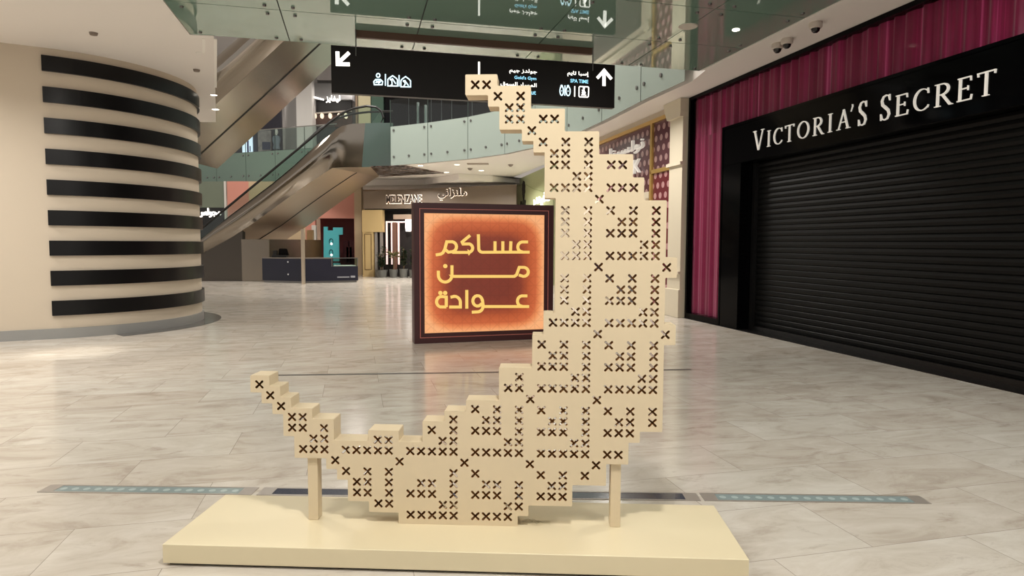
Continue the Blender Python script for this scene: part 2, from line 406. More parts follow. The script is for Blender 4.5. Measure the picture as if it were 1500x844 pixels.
# -12/-8 rows: column 29 at row -12 only
OUT = [(-.85,-.85),(.93,-.85),(.93,.15),(1.93,.15),(1.93,1.17),(2.93,1.17),(2.93,2.17),(4.9,2.17),(4.9,3.13),(6.9,3.13),(6.9,5.13),(10.1,5.13),(10.1,4.12),
 (12.95,4.12),(12.95,5.15),(15.15,5.15),(15.15,3.18),(17.15,3.18),(17.15,2.2),(19.15,2.2),(19.15,1.18),(22.15,1.18),(22.15,-1.87),(25.15,-1.87),(25.15,-4.87),
 (26.15,-4.87),(26.15,-6.87),(27.15,-6.87),(27.15,-17.1),(26.15,-17.1),(26.15,-21.1),(25.15,-21.1),(25.15,-22.1),(24.13,-22.1),(24.13,-23.1),(22.13,-23.1),
 (22.13,-25.1),(21.13,-25.1),(21.13,-26.1),(19.12,-26.1),(19.12,-27.9),(21.95,-27.9),(21.95,-26.9),(24.9,-26.9),(24.9,-24.9),(27.9,-24.9),(27.9,-22.92),
 (30.92,-22.92),(30.92,-20.92),(33.9,-20.92),(33.9,-18.9),(34.9,-18.9),(34.9,-16.9),(36.9,-16.9),(36.9,-11.88),(37.9,-11.88),(37.9,-10.08),(36.9,-10.08),
 (36.9,-5.9),(37.9,-5.9),(37.9,-4.07),(36.9,-4.07),(36.9,3.83),(34.9,3.83),(34.9,4.85),(33.9,4.85),(33.9,6.87),(31.92,6.87),(31.92,8.88),(28.88,8.88),
 (28.88,10.87),(24.9,10.87),(24.9,11.88),(23.9,11.88),(23.9,12.88),(12.86,12.88),(12.86,11.83),(10.12,11.83),(10.12,10.83),(8.15,10.83),(8.15,8.82),
 (7.15,8.82),(7.15,7.84),(6.15,7.84),(6.15,6.84),(3.18,6.84),(3.18,4.8),(2.18,4.8),(2.18,2.75),(1.18,2.75),(1.18,1.75),(.18,1.75),(.18,.75),(-.85,.75)]
OUT = [(x*S, -r*S) for x, r in OUT]
def rounded(p, r=.006, n=3):
    o = []
    for i, q in enumerate(p):
        q = Vector(q); a = Vector(p[i-1]); b = Vector(p[(i+1) % len(p)])
        da = (a-q).normalized(); db = (b-q).normalized(); s0 = q+da*r; s1 = q+db*r
        for k in range(n+1):
            t = k/n; o.append(tuple(s0*(1-t)**2 + q*2*t*(1-t) + s1*t*t))
    return o
OUT = rounded(OUT)
def xhole(c, r):
    L, h, p = .285*sqrt(2)*S, .098*S, []
    for k in range(4):
        a = pi/4 + k*pi/2; d = Vector((cos(a), sin(a))); nrm = Vector((-sin(a), cos(a)))
        base = Vector((c*S, -r*S)); cap = base + d*L
        for j in range(5):
            t = -pi/2 + pi*j/4; p.append(tuple(cap + d*h*1.12*cos(t) + nrm*h*1.12*sin(t)))
        a2 = a + pi/4; p.append(tuple(base + Vector((cos(a2), sin(a2)))*h*sqrt(2)*.92))
    return p
HOLES = [xhole(c, r) for c, r in XS]
def sheet(y0, y1, mats, name, parent, face_front):
    pts = []; edges = []
    for loop in [OUT] + HOLES:
        b = len(pts); pts += [Vector(q) for q in loop]; edges += [(b+i, b+(i+1) % len(loop)) for i in range(len(loop))]
    V, E_, F_, _, _, _ = geometry.delaunay_2d_cdt(pts, edges, [], 0, 1e-6)
    def inside(p, poly):
        c_ = False; j = len(poly)-1
        for i in range(len(poly)):
            a, b = poly[i], poly[j]
            if (a[1] > p.y) != (b[1] > p.y) and p.x < (b[0]-a[0])*(p.y-a[1])/(b[1]-a[1])+a[0]: c_ = not c_
            j = i
        return c_
    keep = []; near = {}
    for q, (c, r) in zip(HOLES, XS): near[(c, r)] = q
    for f in F_:
        p = (V[f[0]]+V[f[1]]+V[f[2]])/3; key = (round(p.x/S), round(-p.y/S))
        if key in near and inside(p, near[key]): continue
        if inside(p, OUT): keep.append(f)
    F_ = keep
    n = len(V); mb = MB(CF)
    mb.cur = 0 if face_front else 1
    mb.add([(v.x, y0, v.y) for v in V], F_)
    mb.cur = 1 if face_front else 0
    mb.add([(v.x, y1, v.y) for v in V], F_)
    mb.cur = 1
    for loop in HOLES:
        k = len(loop); mb.add([(x, y0, z) for x, z in loop]+[(x, y1, z) for x, z in loop], [(i, (i+1) % k, k+(i+1) % k, k+i) for i in range(k)])
    mb.cur = 0
    k = len(OUT); mb.add([(x, y0, z) for x, z in OUT]+[(x, y1, z) for x, z in OUT], [(i, (i+1) % k, k+(i+1) % k, k+i) for i in range(k)])
    o = mb.build(name, mats, parent)
    bm = bmesh.new(); bm.from_mesh(o.data); bmesh.ops.remove_doubles(bm, verts=bm.verts, dist=1e-5)
    bmesh.ops.recalc_face_normals(bm, faces=bm.faces); bm.to_mesh(o.data); bm.free()
    return o
DEP = 2.1*S
base0 = CF.W(18.3*S, .02, 0); base0.z = 0
cres = thing('crescent_display', 'large cream stepped crescent moon punched with small crosses, on a low cream plinth', 'display', base0)
sheet(0, .006, [CREAM, MDF], 'front_sheet', cres, True)
sheet(DEP-.006, DEP, [CREAM, MDF], 'back_sheet', cres, False)
rim = MB(CF); k = len(OUT)
inn = []
for i, q in enumerate(OUT):
    a = Vector(OUT[i-1]); b = Vector(OUT[(i+1) % k]); t = (b-a).normalized(); inn.append((q[0]+t.y*.009, q[1]-t.x*.009))
for (y0, y1) in ((.006, DEP-.006),):
    rim.add([(x, y0, z) for x, z in OUT]+[(x, y1, z) for x, z in OUT], [(i, (i+1) % k, k+(i+1) % k, k+i) for i in range(k)])
    rim.cur = 1
    rim.add([(x, y0, z) for x, z in inn]+[(x, y1, z) for x, z in inn], [(i, (i+1) % k, k+(i+1) % k, k+i) for i in range(k)])
rim.build('edge_band', [CREAM, MDF], cres)
ZP = -12.88*S                                   # plinth top in the local frame
for cx_ in (4.72, 32.84):
    bevel(MB(CF).box((cx_-.47)*S, (cx_+.47)*S, .36*S, 1.5*S, ZP, -6.84*S).build('support_post', CREAM, cres), .003)
z0 = -(EYE - 13.0138*S) + .014
pl = bevel(MB(CF).box(-6.5*S, 43.24*S, -5.26*S, 6.02*S, z0, ZP).build('plinth', CREAMTOP, cres), .004, 3)
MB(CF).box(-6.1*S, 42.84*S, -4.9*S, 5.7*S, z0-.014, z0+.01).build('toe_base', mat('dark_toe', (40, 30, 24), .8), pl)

# crumpled clear tape lying on the plinth
mb = MB(CF); rnd = random.Random(3)
H_ = {}
def cr_(u, v):
    k = (round(u*14), round(v*7)); H_.setdefault(k, rnd.random())
    return (24.3*S + u*.15, .4*S + v*.05+.012*sin(u*9), ZP+.002+.022*H_[k]*sin(pi*v)**.5*sin(pi*min(1, u+.15)))
mb.grid(cr_, 14, 7)
tag(mb.build('plastic_tape', glass('clear_plastic', (246, 246, 244), 2.5, .08)), 'strip of crumpled clear plastic tape lying on the cream plinth behind the crescent', 'tape')

# ================================================================== FLOOR LIGHTS
LEDM = mat('floor_light_glass', (140, 154, 154), .12, coat=.3)
LEDD = mat('floor_light_dark_glass', (66, 70, 82), .12, coat=.3)
FL = Frame((GZ(65, 716).x, GZ(65, 716).y, 0), math.degrees(math.atan2(-.135, 5.62)))
def floorlight(p0, p1, label, gm, dots=True):
    x0 = (GZ(*p0)-FL.o).dot(FL.x); x1 = (GZ(*p1)-FL.o).dot(FL.x)
    t = thing('floor_light', label, 'light', FL.W((x0+x1)/2, 0, 0), 'flush strip lights in the floor')
    f = MB(FL)
    for a in ((x0, x1, -.065, -.05), (x0, x1, .05, .065), (x0, x0+.09, -.05, .05), (x1-.09, x1, -.05, .05)): f.box(*a, 0, .0035)
    f.build('frame', mat('frame_alu', (158, 150, 142), .35, .3), t)
    g = MB(FL).box(x0+.09, x1-.09, -.05, .05, 0, .002).build('glass_cover', gm, t)
    if dots:
        n = int((x1-x0)/.085)
        for k in range(n): MB(FL).lathe([(.022, 0), (.022, .0008)], x0+.13+k*(x1-x0-.26)/(n-1), 0, .002, 10).build('lens', mat('lens_pale', (166, 180, 180), .2), g)
floorlight((65, 716), (376, 718), 'flush strip light in the floor at the left behind the plinth, pale lenses under glass', LEDM)
floorlight((384, 718), (1022, 727), 'long dark flush strip light in the floor directly behind the crescent plinth', LEDD, False)
floorlight((1028, 728), (1359, 735), 'flush strip light in the floor to the right of the plinth, pale lenses under glass', LEDM)
mb = MB(); a, b = GZ(405, 550), GZ(1012, 541.5); d = (b-a).normalized(); nn = Vector((-d.y, d.x, 0))
mb.hprism([tuple((a-nn*.03).xy), tuple((b-nn*.03).xy), tuple((b+nn*.03).xy), tuple((a+nn*.03).xy)], 0, .003)
struct(mb.build('trim_2', mat('slot', (70, 66, 62), .4)))

# ================================================================== LIGHT BOX
LB = Frame((-1.558, 10.40, 0), 16.6)
_x1 = LB.px(811, 303)[0]
LW, LH = _x1, 2.25
t = thing('light_box', 'square maroon light box glowing orange with yellow Arabic greeting, standing behind the crescent', 'light box', LB.W(LW/2, .12, 0))
MAR = mat('maroon_paint', (64, 22, 24), .35)
mb = MB(LB); mb.box(0, LW, .02, .25, .0, LH)
bevel(mb.build('body', MAR, t), .006)
fx = .165
mb = MB(LB)
for a in ((0, LW, LH-fx, LH), (0, LW, .0, fx), (0, fx, fx, LH-fx), (LW-fx, LW, fx, LH-fx)): mb.box(a[0], a[1], -.012, .03, a[2], a[3])
fr_ = mb.build('frame', MAR, t)
mb = MB(LB); q = .095; mb.stroke([(q, q), (LW-q, q), (LW-q, LH-q), (q, LH-q)], .012, -.016, -.010, True)
mb.build('inlay_line', mat('pink_inlay', (190, 110, 100), .4), fr_, label='thin pink inlaid line')
def lightface():
    M = bpy.data.materials.new('glowing_orange_print'); M.use_nodes = True; nt = M.node_tree; b = nt.nodes['Principled BSDF']
    tc = N(nt, 'ShaderNodeTexCoord'); sp = N(nt, 'ShaderNodeSeparateXYZ'); nt.links.new(tc.outputs['Generated'], sp.inputs[0])
    ax = mathn(nt, 'ABSOLUTE', mathn(nt, 'SUBTRACT', sp.outputs[0], .5)); az = mathn(nt, 'ABSOLUTE', mathn(nt, 'SUBTRACT', sp.outputs[2], .5))
    p = mathn(nt, 'ADD', mathn(nt, 'POWER', ax, 5), mathn(nt, 'POWER', az, 5)); dd = mathn(nt, 'POWER', p, .2)
    # lattice print: stars and squares
    def wave(k, s): return mathn(nt, 'ABSOLUTE', mathn(nt, 'SINE', mathn(nt, 'MULTIPLY', s, k*pi)))
    lx = wave(13, sp.outputs[0]); lz = wave(13, sp.outputs[2])
    dg1 = wave(9.2, mathn(nt, 'ADD', sp.outputs[0], sp.outputs[2])); dg2 = wave(9.2, mathn(nt, 'SUBTRACT', sp.outputs[0], sp.outputs[2]))
    lat = mathn(nt, 'MINIMUM', mathn(nt, 'MINIMUM', lx, lz), mathn(nt, 'MINIMUM', dg1, dg2))
    ln = mathn(nt, 'LESS_THAN', lat, .16)
    cr = N(nt, 'ShaderNodeValToRGB'); e = cr.color_ramp.elements
    e[0].position = .20; e[0].color = lin((118, 48, 34)); e[1].position = .50; e[1].color = lin((250, 178, 122))
    for ps, c in ((.30, (132, 55, 36)), (.37, (182, 84, 45)), (.43, (205, 102, 58)), (.465, (236, 144, 88))): x = e.new(ps); x.color = lin(c)
    nt.links.new(dd, cr.inputs[0])
    mx = N(nt, 'ShaderNodeMix', data_type='RGBA', blend_type='MULTIPLY'); nt.links.new(mathn(nt, 'MULTIPLY', ln, .16), mx.inputs[0]); nt.links.new(cr.outputs[0], mx.inputs[6]); mx.inputs[7].default_value = (.3, .2, .15, 1)
    b.inputs['Base Color'].default_value = lin((60, 25, 15)); b.inputs['Roughness'].default_value = .4
    nt.links.new(mx.outputs[2], b.inputs['Emission Color']); b.inputs['Emission Strength'].default_value = .82
    return M
MB(LB).box(fx, LW-fx, .0, .02, fx, LH-fx).build('glowing_panel', lightface(), t)
YEL = mat('glowing_yellow', (110, 84, 36), .4, emit=(250, 208, 112), es=.80)
def lb(p): return [LB.px(630+a/6.03, 330+b/6.03) for a, b in p]
def arc(cx, cy, rx, ry, a0, a1, n=10): return [(cx+rx*cos(radians(a0+(a1-a0)*k/n)), cy-ry*sin(radians(a0+(a1-a0)*k/n))) for k in range(n+1)]
WL = .046
words = {
 'top_word': [[(50,262),(92,256),(112,244),(128,215),(146,146),(196,146)]+arc(190,190,42,44,80,-80,8)+[(160,238),(132,214)],
              [(195,240),(335,240)]+arc(335,202,40,38,-90,75,7)+[(290,166),(282,148),(352,90)],
              [(425,80),(428,200)]+arc(462,205,34,34,180,270,5)+[(630,238),(700,238),(876,238)],
              [(572,142),(572,238)], [(641,142),(641,238)], [(712,142),(708,238)],
              [(862,148),(815,148)]+arc(815,192,42,44,95,235,8)+[(820,238)]],
 'middle_word': [[(205,452),(742,452),(762,438),(786,372),(818,372)]+arc(824,412,42,40,80,-95,8)+[(784,440)],
              [(192,354),(192,440)]+arc(132,440,60,62,0,-180,12)+[(72,402)]],
 'bottom_word': [[(856,624),(812,624)]+arc(812,670,42,46,95,235,8)+[(818,718)], [(872,718),(470,718)],
              arc(418,668,42,46,0,330,14), [(460,655),(466,700)]+arc(420,715,46,50,0,-85,6)+[(368,768)],
              [(323,572),(323,736)], [(180,636),(212,628)]+arc(206,680,60,54,70,0,6)+[(266,722),(168,722)],
              [(142,722),(142,634),(108,630)]+arc(104,676,48,48,110,250,8)+[(142,722)]]}
for k_, strokes in words.items():
    mb = MB(LB)
    for sk in strokes: mb.stroke(lb(sk), WL*1.02, -.022, -.002)
    for (dx, dy) in {'middle_word': [(133, 361)], 'bottom_word': [(90, 598), (132, 598)]}.get(k_, []):
        x_, z_ = LB.px(630+dx/6.03, 330+dy/6.03); mb.disc(x_, z_, .034, -.022, -.002, 14)
    mb.build('lettering', YEL, t)

# ================================================================== HANGING SIGN
SG = Frame((-.013*0, 10.45, 0), 13.3)
sx0, sz1 = SG.px(484.5, 65.5); sx1, _ = SG.px(901, 95.5); sz0 = (SG.px(486, 136)[1]+SG.px(900, 158)[1])/2; sz1 = (sz1 + SG.px(901, 95.5)[1])/2
t = thing('hanging_sign', 'long black hanging direction sign with white arrows and cyan pictograms, under the glass soffit', 'sign', SG.W((sx0+sx1)/2, .05, sz0))
SIGNB = mat('sign_black', (30, 25, 24), .35, spec=.2)
bevel(MB(SG).box(sx0, sx1, 0, .11, sz0, sz1).build('board', SIGNB, t), .004)
def sg(p, o, sc): return [SG.px(o[0]+a/sc, o[1]+b/sc) for a, b in p]
Y0, Y1 = -.006, .002
K8 = ((480, 60), 9.375); K3 = ((450, 0), 3.0); K7 = ((720, 90), 9.375)
mb = MB(SG); mb.stroke(sg([(296,160),(136,310)], *K8), .052, Y0, Y1); mb.stroke(sg([(134,145),(138,318),(304,322)], *K8), .056, Y0, Y1); mb.build('arrow', WHITEE, t, label='white arrow pointing down left')
mb = MB(SG); mb.stroke(sg([(1304,378),(1304,308)], *K3), .056, Y0, Y1); mb.stroke(sg([(1274,344),(1305,310),(1337,348)], *K3), .05, Y0, Y1); mb.build('arrow', WHITEE, t, label='white arrow pointing up')
mb = MB(SG); mb.stroke(sg([(755,272),(755,372)], *K3), .03, Y0, Y1); mb.build('divider', WHITEE, t)
lw = .017
def icon(strokes, name, o, m_=CYANE, discs=()):
    mb = MB(SG)
    for sk in strokes:
        cl = sk[0] == sk[-1]; mb.stroke(sg(sk[:-1] if cl else sk, *o), lw, Y0, Y1, cl)
    for (a, b, r) in discs:
        x_, z_ = SG.px(o[0][0]+a/o[1], o[0][1]+b/o[1]); mb.disc(x_, z_, r, Y0, Y1, 12)
    mb.build(name, m_, t)
def cl(p): return p+[p[0]]
icon([cl(arc(693,474,24,26,0,340,14)), [(640,602),(632,560),(660,530),(725,530),(755,560),(748,602),(640,602)], [(655,575),(690,560),(722,572)], [(668,545),(700,580),(730,550)]], 'pictogram', K8, discs=[(708,560,.018)])
icon([[(793,455),(793,615)]], 'pictogram_bar', K8)
icon([[(826,618),(826,530),(845,510),(892,478),(940,512),(958,535),(958,620),(826,618)], [(868,540),(890,520),(935,590)], [(880,530),(885,600),(865,610)]], 'pictogram', K8, discs=[(866,530,.016)])
icon([[(980,470),(980,625)]], 'pictogram_bar', K8)
icon([[(1006,630),(1006,545),(1025,522),(1070,490),(1118,526),(1138,550),(1138,632),(1006,630)], [(1035,560),(1060,545),(1110,615)], [(1050,550),(1065,590),(1045,622)]], 'pictogram', K8, discs=[(1045,550,.014)])
icon([cl(arc(963,405,24,62,0,340,16)), cl(arc(1052,410,28,62,0,340,16))], 'pictogram', K7, CYANE, discs=[(962,338,.02), (1050,340,.02), (963,405,.008), (1052,408,.008)])
icon([[(1008,330),(1006,470)]], 'pictogram_bar', K7)
icon([[(1142,340),(1140,485)]], 'pictogram_bar', K7, WHITEE)
icon([cl([(1212,345),(1322,350),(1334,362),(1330,480),(1318,492),(1212,488),(1200,476),(1202,357)])], 'pictogram', K7, WHITEE)
icon([[(1240,398),(1262,392),(1290,440)], [(1268,370),(1270,450)], [(1232,462),(1300,466)], [(1255,440),(1285,444)]], 'pictogram', K7, WHITEE, discs=[(1268,366,.018), (1262,430,.03)])
def sgt(s, a, b, mt, nm):
    (x0, z1), (x1, z0) = SG.px(*a), SG.px(*b)
    text(s, SG, x0, x1, z0, z1, Y0, Y1, nm, mt, t, bold=.012)
sgt(arabic('جولدز جيم'), (746, 99.5), (786.5, 110.5), WHITEE, 'arabic_text')
sgt("Gold's Gym", (753.5, 110.8), (785.5, 119), CYAND, 'latin_text')
sgt(arabic('المسار السوق'), (733, 119), (786, 129.5), WHITEE, 'arabic_text')
sgt('ut', (778, 133), (785, 139), CYAND, 'latin_text')
sgt(arabic('إسبا تايم'), (831, 103.5), (862.5, 114), WHITEE, 'arabic_text')
sgt('SPA TIME', (835.5, 115.5), (861.5, 122.5), CYAND, 'latin_text')
for px_, py_ in ((521.5, 82), (868, 104)):
    x_, z_ = SG.px(px_, py_); MB(SG).tube([(x_, -.012, z_), (x_, -.012, ZC+.01)], .009, 8).build('hanger_rod', STEELD, t)
xa, xb = SG.px(521.5, 82)[0], SG.px(868, 104)[0]
MB(SG).box(xa, xb, .02, .09, ZC-.09, ZC+.012).build('hanger_rail', BROWNBAR, t)

# ================================================================== RIGHT SHOP: magenta window, fascia, shutter
FT = 4.715
t = thing('display_window', 'tall magenta curtain behind glass in a black frame, running round the dark shop front', 'window', rwp(6.8, 0, 0))
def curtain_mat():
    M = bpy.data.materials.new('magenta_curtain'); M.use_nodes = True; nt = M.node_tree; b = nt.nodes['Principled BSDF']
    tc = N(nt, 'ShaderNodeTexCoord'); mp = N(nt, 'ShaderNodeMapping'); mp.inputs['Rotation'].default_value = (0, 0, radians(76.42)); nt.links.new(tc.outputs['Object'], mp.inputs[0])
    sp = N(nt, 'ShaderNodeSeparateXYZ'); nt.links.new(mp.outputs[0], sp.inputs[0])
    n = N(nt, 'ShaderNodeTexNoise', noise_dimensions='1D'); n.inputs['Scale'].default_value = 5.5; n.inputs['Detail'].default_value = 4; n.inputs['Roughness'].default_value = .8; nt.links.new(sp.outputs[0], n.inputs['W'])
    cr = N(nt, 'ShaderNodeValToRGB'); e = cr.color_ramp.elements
    e[0].position = .38; e[0].color = lin((128, 8, 62)); e[1].position = .76; e[1].color = lin((236, 140, 184))  # pale pink stops paint the pleat highlights into the curtain as stripes
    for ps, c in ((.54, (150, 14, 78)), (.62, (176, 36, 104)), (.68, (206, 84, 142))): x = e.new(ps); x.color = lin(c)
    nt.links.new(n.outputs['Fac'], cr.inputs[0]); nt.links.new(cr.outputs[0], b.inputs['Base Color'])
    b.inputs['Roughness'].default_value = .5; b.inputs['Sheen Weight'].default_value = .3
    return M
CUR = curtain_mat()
ph = [random.uniform(0, 6) for _ in range(6)]
def fold(x): return .10 + .022*sin(x*23+ph[0]+1.5*sin(x*3.1)) + .012*sin(x*41+ph[1])
zi = 3.86      # lower edge of the top run
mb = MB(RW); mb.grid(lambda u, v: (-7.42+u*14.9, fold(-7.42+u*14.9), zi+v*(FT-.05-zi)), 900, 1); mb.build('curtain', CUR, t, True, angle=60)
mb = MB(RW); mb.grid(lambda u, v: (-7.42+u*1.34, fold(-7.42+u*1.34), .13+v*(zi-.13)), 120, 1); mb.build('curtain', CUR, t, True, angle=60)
mb = MB(RW)
mb.box(-7.47, 9, -.03, .17, FT-.05, FT+.02); mb.box(-7.47, -7.40, -.03, .17, 0, FT-.05); mb.box(-7.40, -6.1, -.03, .17, 0, .125)
mb.box(-6.13, -6.08, -.03, .17, 0, zi); mb.box(-6.13, 9, -.03, .17, zi-.03, zi+.02)
mb.build('frame', BLACKG, t)
mb = MB(RW); mb.box(-7.40, 9, .01, .02, zi+.02, FT-.05); mb.box(-7.40, -6.13, .01, .02, .125, zi+.02); mb.build('glass_pane', SHOPGL, t)
# black portal and fascia
t = thing('shop_fascia', 'glossy black fascia and jamb around the closed shutter, carrying white serif lettering', 'shop front', rwp(5.8, 0, 0))
MB(RW).box(-6.075, -5.47, -.02, .35, 0, 3.125).build('jamb', BLACKG, t)
MB(RW).box(-6.075, 9, -.02, .35, 3.13, zi-.035).build('header', BLACKG, t)
# letters
def LET(ch, x0, x1, z0, z1, mb):
    W_, H_ = x1-x0, z1-z0
    T = .105*H_; th = .045*H_; y0, y1 = -.042, -.02
    P = lambda a, b: (x0+a*W_, z0+b*H_)
    def st(p, w_): mb.stroke([P(*q) for q in p], w_, y0, y1)
    def serif(a, b, hw=.16): mb.prism([(x0+a*W_-hw*H_, z0+b*H_), (x0+a*W_+hw*H_, z0+b*H_), (x0+a*W_+hw*H_, z0+b*H_+.035*H_*(1 if b < .5 else -1)), (x0+a*W_-hw*H_, z0+b*H_+.035*H_*(1 if b < .5 else -1))], y0, y1)
    if ch == 'V': st([(.12,1),(.52,0)], T*.95); st([(.9,1),(.54,0)], th); serif(.12,1,.13); serif(.88,1,.12)
    elif ch == 'I': st([(.5,0),(.5,1)], T); serif(.5,0,.15); serif(.5,1,.15)
    elif ch == 'T': st([(.5,0),(.5,1)], T); serif(.5,0,.15); st([(.0,.975),(1,.975)], th*1.1); st([(.03,1),(.05,.84)], th); st([(.97,1),(.95,.84)], th)
    elif ch == 'O':
        n = 36; o_ = [P(.5+.5*cos(2*pi*k/n), .5+.5*sin(2*pi*k/n)) for k in range(n)]
        i_ = [(x0+W_*(.5+(.5-T*1.02/W_)*cos(2*pi*k/n-.0)), z0+H_*(.5+(.5-.055)*sin(2*pi*k/n))) for k in range(n)]
        vs = [(a, y0, b) for a, b in o_]+[(a, y0, b) for a, b in i_]+[(a, y1, b) for a, b in o_]+[(a, y1, b) for a, b in i_]
        fs = []
        for k in range(n):
            j = (k+1) % n; fs += [(k, j, n+j, n+k), (2*n+k, 3*n+k, 3*n+j, 2*n+j), (k, 2*n+k, 2*n+j, j), (n+k, n+j, 3*n+j, 3*n+k)]
        mb.add(vs, fs)
    elif ch == 'C':
        n = 24; A = [radians(48+(312-48)*k/n) for k in range(n+1)]
        p = [P(.56+.5*cos(a), .5+.48*sin(a)) for a in A]; w_ = [th*.9+(T-th*.9)*max(0, -cos(a))**1.0 for a in A]
        mb.stroke(p, w_, y0, y1); st([(.9,.98),(.93,.74)], th*1.1); st([(.9,.10),(.96,.22)], th*.8)
    elif ch == 'R':
        st([(.2,0),(.2,1)], T); serif(.2,0,.15); serif(.14,1,.1)
        A = [radians(90-180*k/14) for k in range(15)]
        p = [P(.42+.34*cos(a), .74+.235*sin(a)) for a in A]; w_ = [th+(T-th)*max(0, cos(a)) for a in A]
        mb.stroke([P(.15,.975)]+p+[P(.15,.505)], [th]+w_+[th], y0, y1)
        st([(.45,.5),(.86,.03),(1.02,.0)], [T*.95, T*.9, th*.6])
    elif ch == 'A': st([(.5,1.03),(.1,0)], th); st([(.48,1.03),(.86,0)], T*.95); st([(.25,.37),(.72,.37)], th*.9); serif(.1,0,.13); serif(.87,0,.15)
    elif ch == "'": mb.stroke([P(.65,1), P(.75,.75), P(.2,.1)], [T*1.0, T*.8, th*.3], y0, y1)
    elif ch == 'S':
        p = [(.86,.80),(.78,.93),(.55,.975),(.28,.93),(.14,.78),(.22,.62),(.5,.5),(.76,.38),(.86,.22),(.72,.06),(.45,.025),(.2,.08),(.10,.24)]
        w_ = [th,th,th,th*1.2,T*.75,T*.95,T*1.08,T*.95,T*.75,th*1.2,th,th,th]
        mb.stroke([P(*q) for q in p], w_, y0, y1); st([(.86,.98),(.88,.74)], th*.8); st([(.1,.02),(.08,.28)], th*.8)
    elif ch == 'E':
        st([(.22,0),(.22,1)], T); st([(.06,.975),(.88,.975)], th*1.1); st([(.06,.025),(.92,.025)], th*1.1); st([(.2,.52),(.72,.52)], th)
        st([(.88,1),(.9,.80)], th*.9); st([(.93,0),(.98,.22)], th*.9); st([(.73,.62),(.73,.42)], th*.8)
LX = [('V',1101.9,1116.6,1),('I',1121,1127.6,0),('C',1131.6,1144,0),('T',1148,1161,0),('O',1166.3,1183,0),('R',1188.6,1204.6,0),('I',1210,1217.8,0),('A',1224.6,1242.6,0),("'",1243.2,1247.2,2),('S',1254.8,1267.6,1),
      ('S',1287,1302.2,1),('E',1308.8,1327.8,0),('C',1335.8,1358.4,0),('R',1365.8,1392.6,0),('E',1398.8,1421.2,0),('T',1428.4,1455.2,0)]
base_z = 3.305
for ch, a, b, big in LX:
    ya = 219.5+(a-1124)*(141.5-219.5)/(1441-1124)
    xa = RW.px(a, ya, -.05)[0]; xb = RW.px(b, ya, -.05)[0]
    z0_, z1_ = (base_z, base_z+.275) if big == 0 else (base_z-.015, base_z+.33) if big == 1 else (base_z+.215, base_z+.325)
    mb = MB(RW); LET(ch, xa, xb, z0_, z1_, mb); mb.build('letter', SIGNWHITE, t)
# roller shutter
t = thing('roller_shutter', 'closed black ribbed roller shutter across the whole shop opening', 'shutter', rwp(1, -.3, 0))
n = int(3.1/.0985); prof = [(.30, 0)]
for k in range(n):
    z = .08+k*.0985; prof += [(.30, z), (.288, z+.012), (.279, z+.05), (.288, z+.086), (.30, z+.0984)]
mb = MB(RW); nP = len(prof)
mb.add([(-5.46, y, z) for y, z in prof]+[(9, y, z) for y, z in prof], [(i, i+1, nP+i+1, nP+i) for i in range(nP-1)])
mb.build('slat_curtain', mat('shutter_black', (10, 10, 10), .45, 0, spec=.16), t)
MB(RW).box(-5.45, 9, .24, .32, 0, .08).build('bottom_rail', BLACKM, t)
MB(RW).box(-5.45, -5.36, .22, .34, 0, 3.12).build('guide_rail', BLACKM, t)
# threshold
struct(MB(RW).box(-7.45, 9, -.06, .45, 0, .006).build('trim_3', mat('threshold', (20, 18, 18), .3)))

# security cameras under the ceiling strip
for (px_, py_, lab) in ((1195, 33, 'white dome security camera on the ceiling strip, the one nearest and on its own'), (1139, 64, 'white dome security camera on the ceiling strip, left of the close pair'), (1153, 57, 'white dome security camera on the ceiling strip, right of the close pair')):
    P = GZ(px_, py_, ZC); c_ = thing('security_camera', lab, 'camera', P, 'dome cameras above the magenta window')
    MB().lathe([(.001, -.085), (.07, -.085), (.088, -.07), (.092, -.02), (.085, 0)], P.x, P.y, P.z).build('housing', mat('camera_white', (200, 190, 180), .4), c_, True)
    MB().lathe([(.001, -.145), (.03, -.14), (.052, -.12), (.062, -.085)], P.x, P.y, P.z).build('dome', mat('dome_black', (18, 16, 18), .08), c_, True)

# ================================================================== POLKA DOT SHOP on the right wall
def dots_mat(name, base, dot, sx=.27, sz=.48, r=.074):
    M = bpy.data.materials.new(name); M.use_nodes = True; nt = M.node_tree; b = nt.nodes['Principled BSDF']
    tc = N(nt, 'ShaderNodeTexCoord'); mp = N(nt, 'ShaderNodeMapping'); mp.inputs['Rotation'].default_value = (0, 0, radians(76.42)); nt.links.new(tc.outputs['Object'], mp.inputs[0])
    sp = N(nt, 'ShaderNodeSeparateXYZ'); nt.links.new(mp.outputs[0], sp.inputs[0])
    def lattice(ox, oz):
        x = mathn(nt, 'MULTIPLY', mathn(nt, 'SUBTRACT', mathn(nt, 'FRACT', mathn(nt, 'ADD', mathn(nt, 'DIVIDE', sp.outputs[0], sx), 50+ox)), .5), sx)
        z = mathn(nt, 'MULTIPLY', mathn(nt, 'SUBTRACT', mathn(nt, 'FRACT', mathn(nt, 'ADD', mathn(nt, 'DIVIDE', sp.outputs[2], sz), 50+oz)), .5), sz)
        return mathn(nt, 'LESS_THAN', mathn(nt, 'SQRT', mathn(nt, 'ADD', mathn(nt, 'MULTIPLY', x, x), mathn(nt, 'MULTIPLY', z, z))), r)
    f = mathn(nt, 'MAXIMUM', lattice(0, 0), lattice(.5, .5))
    mx = N(nt, 'ShaderNodeMix', data_type='RGBA'); nt.links.new(f, mx.inputs[0]); mx.inputs[6].default_value = lin(base); mx.inputs[7].default_value = lin(dot)
    nt.links.new(mx.outputs[2], b.inputs['Base Color']); b.inputs['Roughness'].default_value = .12
    return M
